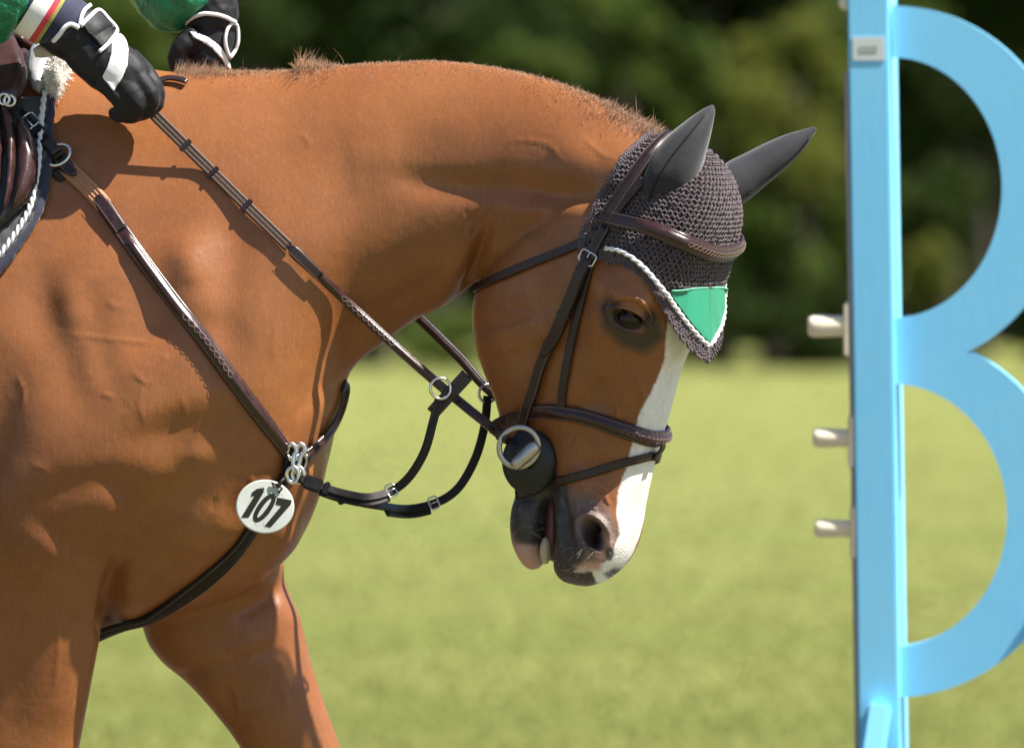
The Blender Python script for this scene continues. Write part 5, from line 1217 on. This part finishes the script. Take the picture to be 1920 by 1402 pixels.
v_ = rng.normal(0, 15, n)*S; lat = np.stack([np.sin(yaw(x)), np.cos(yaw(x)), 0*x], 1)
ro = Wn(x, y+3, ymid(x))+lat*v_[:, None]
ro2 = []; ok = []
for i in range(n):
    loc, nn, _, d_ = BV.ray_cast(Vector(ro[i])+Vector((0, 0, 0.2)), Vector((0, 0, -1)))
    if loc is None or loc.z < ro[i][2]-0.06: ok.append(False); ro2.append(ro[i]); continue
    ok.append(True); ro2.append(np.array(loc)-np.array([0, 0, .001]))
ok = np.array(ok); ro = np.array(ro2)
Lh = np.interp(x, [330, 400, 430, 550, 560, 590, 625, 645, 750, 900, 1000, 1060, 1120, 1180, 1215, 1240], [24, 24, 12, 6, 44, 26, 12, 6, 6, 5, 7, 9, 14, 22, 28, 24])*S*rng.uniform(.45, 1.15, n)
di = np.stack([rng.normal(0.05, .28, n)-np.interp(x, [330, 420, 560, 1000, 1200], [-.5, -.1, 0.05, -.15, -.35]), rng.normal(-.15, .45, n), np.full(n, 1.0)], 1)
hairs(ro[ok], di[ok], Lh[ok], 0.00034, rng.normal(0, .28, (n, 3))[ok]+np.array([.1, -.1, -.25]), 'mane', MAT['mane'], horse)
# stray long hairs
wx = np.array([(455, 132), (745, 116), (1195, 222), (620, 122), (645, 120)]); 
st = Wn(wx[:, 0], wx[:, 1], ymid(wx[:, 0])); hairs(st, np.array([(rng.normal(.1, .5), rng.normal(0, .3), 1) for _ in wx]), rng.uniform(.010, .020, len(wx)), .00025, rng.normal(0, .5, (len(wx), 3)), 'stray_hair', MAT['mane'], horse)
# whiskers on muzzle and chin
wr, wd_ = [], []
for _ in range(90):
    x_, y_ = (rng.uniform(955, 1015), rng.uniform(960, 1060)) if rng.random() < .5 else (rng.uniform(1035, 1150), rng.uniform(1020, 1090))
    h = surf(x_, y_, 0)
    if h is None: continue
    wr.append(np.array(h[0])); wd_.append(np.array(h[1])+rng.normal(0, .35, 3)+np.array([0, 0, -.3]))
hairs(np.array(wr), np.array(wd_), rng.uniform(.005, .020, len(wr)), .00022, rng.normal(0, .3, (len(wr), 3)), 'whiskers', MAT['whisker'], horse)
# lashes
lr, ld = [], []
for u_ in np.linspace(-20, 22, 46):
    a_ = math.radians(22); vv = -11*(1-(u_/30)**2); x_ = EC[0]+u_*math.cos(a_)-vv*math.sin(a_); y_ = EC[1]+u_*math.sin(a_)+vv*math.cos(a_); h = surf(x_, y_-3, 0)
    if h: lr.append(np.array(h[0])); ld.append(np.array(h[1])+np.array([.25, 0, -.55])+rng.normal(0, .15, 3))
hairs(np.array(lr), np.array(ld), rng.uniform(.010, .016, len(lr)), .0003, np.tile((0, 0, .2), (len(lr), 1)), 'eyelashes', MAT['hair'], horse)
ym_ = float(ymid_h(1028))
for (x_, y_, z_) in ((1029, 1034, -16),):
    tc = np.array(W(x_-6, y_-2, ym_+z_-6)); obj('tooth', ball(tc, (.0085, .010, .019), 12, 16), MAT['tooth'], horse)
obj('tongue', ball(np.array(W(1036, 985, ym_)), (0.012, 0.026, 0.050), 12, 16), MAT['tongue'], horse)
tl = even(np.array([W(-1540, 330, yr), W(-1620, 420, yr), W(-1650, 700, yr), W(-1640, 1100, yr), W(-1620, 1500, yr)]), .02); obj('tail', tube(tl, np.interp(np.linspace(0, 1, len(tl)), [0, .15, .6, 1], [.03, .055, .07, .01]), 14), MAT['mane'], horse)

# ------------------------------------------------------------------ the letter stand beyond the horse
SY = 2000.0
stand = thing('jump_stand', 'sky blue wooden jump stand shaped like a big letter B', 'jump stand', tuple(np.array([W(1650, 1402, SY).x, SY*S, 0])))
AY = math.radians(8); RT = np.array([math.cos(AY), -math.sin(AY), 0]); FN = np.array([-math.sin(AY), -math.cos(AY), 0])
KS = S*(D+SY*S)/D
base = np.array(W(1638, 700, SY))             # middle of the post's front face
lean = np.array([0.0118, 0, 0])
def B3(x, y, d=0.0):
    """pixel on the stand's own front plane, d metres behind it"""
    u = (x-1638-(y-700)*0.0155)*KS/math.cos(AY); z = (700-y)*KS
    return base+RT*u+np.array([-0.0155*z, 0, z])*1.0-FN*d
zb = -base[2]; ztop = (700+260)*KS
def post(u0, u1, d0, d1, z0, z1, bev=0.003):
    bm = bmesh.new(); vs = []
    for z in (z0, z1):
        for u, d in ((u0, d0), (u1, d0), (u1, d1), (u0, d1)):
            vs.append(bm.verts.new(base+RT*u-FN*d+np.array([-0.0155*z, 0, z])))
    for f in ((0, 1, 2, 3), (7, 6, 5, 4), (0, 4, 5, 1), (1, 5, 6, 2), (2, 6, 7, 3), (3, 7, 4, 0)): bm.faces.new([vs[i] for i in f])
    bmesh.ops.recalc_face_normals(bm, faces=list(bm.faces)); bmesh.ops.bevel(bm, geom=list(bm.edges), offset=bev, segments=2, affect='EDGES')
    V = np.array([v.co for v in bm.verts]); bm.verts.index_update(); F = [tuple(v.index for v in f.verts) for f in bm.faces]; bm.free(); return raw(V, F)
pw = 38*KS/math.cos(AY)
obj('post', post(-pw, pw, 0, 0.145, zb+0.02, ztop), MAT['blue'], stand, smooth=False)
def bow(cx, cyy, ro_, rh, ri, rhi, ycut, up):
    a = np.linspace(-90, 90, 91); a = np.radians(a); ou = [(cx+ro_*math.cos(t), cyy+rh*math.sin(t)) for t in a]; inn = [(cx+ri*math.cos(t), cyy+rhi*math.sin(t)) for t in a]
    if up: ou = [p for p in ou if p[1] <= ycut]; tail = [(ou[-1][0]+(1)*0, ycut)]; 
    else: ou = [p for p in ou if p[1] >= ycut]
    if up: xc = cx+ro_*math.sqrt(max(0, 1-((ycut-cyy)/rh)**2)); ou = ou+[(xc, ycut), (cx, ycut)]
    else: xc = cx+ro_*math.sqrt(max(0, 1-((ycut-cyy)/rh)**2)); ou = [(cx, ycut), (xc, ycut)]+ou
    poly = ou+inn[::-1]; n = len(poly); d0, d1 = 0.022, 0.046
    from mathutils.geometry import tessellate_polygon
    tri = tessellate_polygon([[Vector((x, y, 0)) for x, y in poly]])
    V = [B3(x, y, d0) for x, y in poly]+[B3(x, y, d1) for x, y in poly]
    F = [tuple(t) for t in tri]+[tuple(i+n for i in t[::-1]) for t in tri]+[(i, n+i, n+(i+1) % n, (i+1) % n) for i in range(n)]
    m_ = mesh_of('bow', V, F, False); bm = bmesh.new(); bm.from_mesh(m_); bmesh.ops.recalc_face_normals(bm, faces=list(bm.faces)); bm.to_mesh(m_); bm.free(); return m_
u_ = 1664
obj('upper_bow', bow(u_+6, 352, 326, 341, 204, 244, 661, True), MAT['blue'], stand)
obj('lower_bow', bow(u_+6, 966, 336, 342, 214, 246, 661, False), MAT['blue'], stand)
obj('key_track', post(-pw-0.007, -pw-0.001, 0.004, 0.040, (700-1500)*KS, (700-135)*KS, 0.001), MAT['track'], stand, smooth=False)
for yy, x0, x1, hh in ((612, 1518, 1592, 42), (822, 1527, 1600, 36), (992, 1530, 1604, 34)):
    c = B3(x1-4, yy, 0.02); L_ = (x1-x0)*KS/math.cos(AY)
    path = np.array([c+RT*(-L_*f)-np.array([0, 0, 0]) for f in np.linspace(0, 1, 10)]); r_ = hh*KS/2
    cup = obj('jump_cup', tube(path, r_*np.array([.9, .95, .95, .95, .97, 1, 1.02, 1.02, 1.0, .82]), 18), MAT['cup'], stand)
    obj('bracket', box(B3(x1-4, yy+6, 0.02), .012, .036, .085, np.array([RT, FN, (0, 0, 1)]), .003), MAT['cup'], cup, smooth=False)
obj('knob', ball(B3(1584, 6, .02), .012, 8, 12), MAT['cup'], stand)
st_ = obj('sticker', post(-30*KS, 30*KS, -0.0015, -0.0003, (700-114)*KS, (700-70)*KS, 0.0003), MAT['sticker'], stand, smooth=False)
obj('print', post(-17*KS, 17*KS, -0.0022, -0.0017, (700-98)*KS, (700-86)*KS, 0.0001), MAT['sticker_ink'], st_, smooth=False)
# brace and feet
def bar(a, b, wd, th, name): 
    a, b = np.array(a), np.array(b); ax_ = frame(b-a, -FN); return obj(name, box((a+b)/2, np.linalg.norm(b-a), wd, th, ax_, .004), MAT['blue'], stand, smooth=False)
t0_ = B3(1652, 1318, -0.012); bar(t0_, t0_+np.array([-0.10, -0.12, -0.62])*1.0, .036, .036, 'brace')
bar(np.array([base[0]-.01, base[1]-.45, .05]), np.array([base[0]-.01, base[1]+.5, .05]), .07, .08, 'foot'); 
xr = B3(1960, 1400, .03); bar(np.array([xr[0], xr[1]-.4, .05]), np.array([xr[0], xr[1]+.45, .05]), .07, .08, 'foot'); bar(np.array([xr[0], xr[1], .08]), B3(1960, 1150, .034), .06, .05, 'back_post')
# ------------------------------------------------------------------ field, hedge and trees
def ground_mat():
    m, t, p = M('mown grass field'); v = coord(t)
    n1 = noise(t, 0.35, 4, .6, v); n2 = noise(t, 2.2, 5, .65, v); n3 = noise(t, 30, 4, .6, v)
    c = ramp(t, n1.outputs[0], [(.3, (0.192, 0.210, 0.056)), (.7, (0.232, 0.242, 0.078))]).outputs[0]
    c = mix(t, mrange(t, n2.outputs[0], .4, .75, 0, .6), c, (0.238, 0.240, 0.086)); c = mix(t, mrange(t, n3.outputs[0], .35, .75, 0, .35), c, (0.148, 0.178, 0.040))
    nb_ = noise(t, 1.0, 3, .5, coord(t, (0.05, 0.42, 1))); c = mix(t, mrange(t, nb_.outputs[0], .42, .62, 0, .45), c, (0.150, 0.182, 0.042))
    t.links.new(c, p.inputs['Base Color']); p.inputs['Roughness'].default_value = .9; p.inputs['Specular IOR Level'].default_value = .2
    t.links.new(bump(t, n3.outputs[0], .3, .02), p.inputs['Normal']); return m
xs_ = np.linspace(-1, 1, 41); gx = np.sign(xs_)*np.abs(xs_)**2.2*1500
G_ = np.array([[(x, y, 0.0) for x in gx] for y in gx]); fld = obj('field', grid(G_, wrap_v=False, cap=False), ground_mat()); fld['kind'] = 'structure'
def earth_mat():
    m, t, p = M('added dark earth'); v = coord(t); n1 = noise(t, 1.2, 5, .6, v); n2 = noise(t, 18, 4, .6, v)
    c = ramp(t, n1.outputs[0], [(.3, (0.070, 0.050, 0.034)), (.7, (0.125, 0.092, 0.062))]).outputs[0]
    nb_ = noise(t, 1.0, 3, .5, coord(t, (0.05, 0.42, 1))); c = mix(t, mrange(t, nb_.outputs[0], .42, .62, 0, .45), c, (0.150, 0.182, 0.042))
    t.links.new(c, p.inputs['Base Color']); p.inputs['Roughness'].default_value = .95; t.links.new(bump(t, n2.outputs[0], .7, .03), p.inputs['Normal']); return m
# unseen dark earth, added under and before the horse to cut green bounce
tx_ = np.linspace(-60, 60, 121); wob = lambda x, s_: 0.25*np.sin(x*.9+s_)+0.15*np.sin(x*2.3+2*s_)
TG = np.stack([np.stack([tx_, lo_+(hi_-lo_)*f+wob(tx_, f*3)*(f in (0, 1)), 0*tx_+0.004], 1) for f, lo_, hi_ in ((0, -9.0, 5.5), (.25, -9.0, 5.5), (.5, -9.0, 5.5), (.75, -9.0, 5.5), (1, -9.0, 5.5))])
bounce_cut = obj('path', grid(TG, wrap_v=False, cap=False), earth_mat()); bounce_cut['kind'] = 'structure'
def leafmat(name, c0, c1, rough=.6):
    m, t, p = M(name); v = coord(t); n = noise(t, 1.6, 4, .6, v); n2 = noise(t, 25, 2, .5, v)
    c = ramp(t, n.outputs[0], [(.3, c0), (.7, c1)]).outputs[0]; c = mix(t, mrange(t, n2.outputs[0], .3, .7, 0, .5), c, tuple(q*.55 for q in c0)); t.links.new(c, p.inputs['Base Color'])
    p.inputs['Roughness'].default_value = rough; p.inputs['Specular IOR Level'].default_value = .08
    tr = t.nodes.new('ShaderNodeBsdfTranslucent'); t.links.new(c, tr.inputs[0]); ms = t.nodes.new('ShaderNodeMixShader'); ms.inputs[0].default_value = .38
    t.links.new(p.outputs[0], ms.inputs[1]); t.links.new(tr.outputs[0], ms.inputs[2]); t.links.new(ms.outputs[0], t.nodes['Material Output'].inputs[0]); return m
# grass blades over the part of the field in view
gm = leafmat('grass blades', (0.198, 0.220, 0.059), (0.248, 0.260, 0.084)); nb = 260000
yy = 1/np.sqrt(rng.uniform(1/62**2, 1/19**2, nb))*1.0; xx = rng.uniform(-1, 1, nb)*(yy*0.13+0.8)
hgt = rng.uniform(.010, .026, nb); ang = rng.uniform(0, np.pi, nb); wdt = rng.uniform(.002, .004, nb)*(yy/22)
p0 = np.stack([xx, yy-D, 0*xx], 1); wv = np.stack([np.cos(ang), np.sin(ang), 0*ang], 1)*wdt[:, None]; tip = p0+np.stack([rng.normal(0, .018, nb), rng.normal(0, .018, nb), hgt], 1)
V = np.stack([p0-wv, p0+wv, tip], 1).reshape(-1, 3); me_g = bpy.data.meshes.new('grass'); me_g.vertices.add(3*nb); me_g.vertices.foreach_set('co', V.ravel()); me_g.loops.add(3*nb); me_g.loops.foreach_set('vertex_index', np.arange(3*nb)); me_g.polygons.add(nb); me_g.polygons.foreach_set('loop_start', np.arange(nb)*3); me_g.polygons.foreach_set('loop_total', np.full(nb, 3)); me_g.update(calc_edges=True)
g_o = obj('grass', me_g, gm); tag(g_o, 'short sunlit grass covering the field', 'grass', kind='stuff')
# foliage
BARK = simple('bark', (0.035, 0.028, 0.020), .9, var=.3, vscale=20, bumps=.6, bscale=40, bdist=.02)
def leafcloud(blobs, nper, size):
    """blobs: centre, radii; leaves sit mostly in the outer shell of each clump"""
    Vs = []
    for c, r in blobs:
        n = int(nper); d = nrm(rng.normal(0, 1, (n, 3))); rad = rng.uniform(.35, 1.05, n)**.5; P = np.asarray(c)+d*np.asarray(r)*rad[:, None]*(1+.22*np.sin(d[:, :1]*7+c[0]*3)*np.sin(d[:, 2:]*6+c[2]*5))
        a = nrm(rng.normal(0, 1, (n, 3))+d*.3); b = nrm(np.cross(a, rng.normal(0, 1, (n, 3)))); s_ = (size*rng.uniform(.6, 1.3, n))[:, None]
        Vs.append(np.stack([P-a*s_*.9, P+b*s_*.42, P+a*s_*.9, P-b*s_*.42], 1))
    V = np.concatenate(Vs); V = V[V[:, :, 2].min(1) > 0.0]; n = len(V); mm_ = bpy.data.meshes.new('leaves'); mm_.vertices.add(4*n); mm_.vertices.foreach_set('co', V.reshape(-1)); mm_.loops.add(4*n); mm_.loops.foreach_set('vertex_index', np.arange(4*n)); mm_.polygons.add(n); mm_.polygons.foreach_set('loop_start', np.arange(n)*4); mm_.polygons.foreach_set('loop_total', np.full(n, 4)); mm_.update(calc_edges=True); return mm_
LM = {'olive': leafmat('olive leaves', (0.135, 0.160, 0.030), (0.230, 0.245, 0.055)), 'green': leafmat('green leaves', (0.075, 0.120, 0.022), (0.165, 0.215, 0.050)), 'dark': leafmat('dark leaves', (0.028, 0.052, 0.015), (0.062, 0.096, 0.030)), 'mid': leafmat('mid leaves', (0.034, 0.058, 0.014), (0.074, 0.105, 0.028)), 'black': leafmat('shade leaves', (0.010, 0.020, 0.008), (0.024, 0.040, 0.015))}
def plant(name, label, cat, px_, py_, Z, rx_, rz_, mat, nb_, nper, size, group=None, trunk=True):
    yp = (Z-D)/S; k = S*Z/D; c = np.array(W(px_, py_, yp)); base_ = np.array([c[0], c[1], 0.0])
    t_ = thing(name, label, cat, tuple(base_), group); bl = []
    for i in range(nb_):
        d = nrm(rng.normal(0, 1, 3)); q = rng.uniform(.2, .85); r_ = rng.uniform(.30, .52)
        bl.append((c+d*np.array([rx_, rx_*.8, rz_])*k*q, np.array([rx_, rx_*.9, rz_*.8])*k*r_))
    o = obj('crown', leafcloud(bl, nper/nb_, size), LM[mat], t_)
    if trunk:
        limbs = [tube(even(np.array([base_, base_*.6+c*.4+np.array([.05, 0, 0]), c+np.array([0, 0, rz_*k*.3])]), .1), np.linspace(.10, .03, len(even(np.array([base_, base_*.6+c*.4+np.array([.05, 0, 0]), c+np.array([0, 0, rz_*k*.3])]), .1))), 8)]
        for b, r in bl[:5]: limbs.append(tube(np.array([base_*.55+c*.45, (base_*.3+c*.7)*.5+b*.5, b]), [.05, .03, .012], 6))
        obj('trunk', joinraw(limbs), BARK, t_)
    return t_
PL = [  # sunlit shrubs in front of the wood
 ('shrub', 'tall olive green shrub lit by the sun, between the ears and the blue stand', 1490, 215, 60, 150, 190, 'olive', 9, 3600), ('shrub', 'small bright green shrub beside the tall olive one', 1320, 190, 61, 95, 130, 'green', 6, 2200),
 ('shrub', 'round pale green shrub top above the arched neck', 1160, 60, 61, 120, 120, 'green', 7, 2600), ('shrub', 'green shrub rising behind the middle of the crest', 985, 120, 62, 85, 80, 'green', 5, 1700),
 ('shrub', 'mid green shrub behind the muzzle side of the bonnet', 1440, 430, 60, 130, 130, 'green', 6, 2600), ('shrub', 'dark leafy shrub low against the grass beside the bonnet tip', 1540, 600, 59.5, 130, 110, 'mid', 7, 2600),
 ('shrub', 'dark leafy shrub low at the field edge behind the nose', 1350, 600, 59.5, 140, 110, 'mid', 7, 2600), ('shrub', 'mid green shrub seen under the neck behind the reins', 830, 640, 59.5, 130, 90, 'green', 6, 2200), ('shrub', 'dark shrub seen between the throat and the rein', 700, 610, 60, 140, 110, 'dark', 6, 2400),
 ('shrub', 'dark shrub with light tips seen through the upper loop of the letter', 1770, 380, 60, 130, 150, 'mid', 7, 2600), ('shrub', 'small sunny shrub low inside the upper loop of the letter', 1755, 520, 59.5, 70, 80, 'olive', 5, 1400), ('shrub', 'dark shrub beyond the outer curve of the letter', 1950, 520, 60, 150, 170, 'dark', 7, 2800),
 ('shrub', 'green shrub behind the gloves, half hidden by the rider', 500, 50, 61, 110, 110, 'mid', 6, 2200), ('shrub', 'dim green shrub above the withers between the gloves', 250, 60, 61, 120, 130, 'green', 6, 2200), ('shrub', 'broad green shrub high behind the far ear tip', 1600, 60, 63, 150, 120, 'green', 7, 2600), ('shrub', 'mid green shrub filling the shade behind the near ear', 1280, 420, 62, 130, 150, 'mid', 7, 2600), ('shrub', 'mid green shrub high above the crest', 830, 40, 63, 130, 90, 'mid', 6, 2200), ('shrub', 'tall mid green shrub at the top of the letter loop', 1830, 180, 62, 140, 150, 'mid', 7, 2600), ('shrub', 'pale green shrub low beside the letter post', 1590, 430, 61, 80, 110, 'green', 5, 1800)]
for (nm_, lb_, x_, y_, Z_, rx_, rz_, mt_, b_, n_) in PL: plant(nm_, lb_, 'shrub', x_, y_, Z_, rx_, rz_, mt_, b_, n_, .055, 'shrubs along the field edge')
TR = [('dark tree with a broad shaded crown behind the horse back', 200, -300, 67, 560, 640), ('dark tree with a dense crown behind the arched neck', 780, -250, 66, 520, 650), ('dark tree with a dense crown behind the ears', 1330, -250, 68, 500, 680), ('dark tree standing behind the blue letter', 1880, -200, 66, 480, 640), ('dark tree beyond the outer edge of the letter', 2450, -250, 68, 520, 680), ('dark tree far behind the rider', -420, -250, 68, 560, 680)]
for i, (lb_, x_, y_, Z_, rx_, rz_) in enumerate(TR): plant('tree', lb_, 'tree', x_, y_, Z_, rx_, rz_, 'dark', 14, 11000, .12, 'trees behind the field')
# the shaded wood that closes the view
nw = 26000; Z_ = rng.uniform(70, 76, nw); wx_ = rng.uniform(-14, 16, nw); wz = rng.uniform(0, 12, nw); P_ = np.stack([wx_, Z_-D, wz], 1)
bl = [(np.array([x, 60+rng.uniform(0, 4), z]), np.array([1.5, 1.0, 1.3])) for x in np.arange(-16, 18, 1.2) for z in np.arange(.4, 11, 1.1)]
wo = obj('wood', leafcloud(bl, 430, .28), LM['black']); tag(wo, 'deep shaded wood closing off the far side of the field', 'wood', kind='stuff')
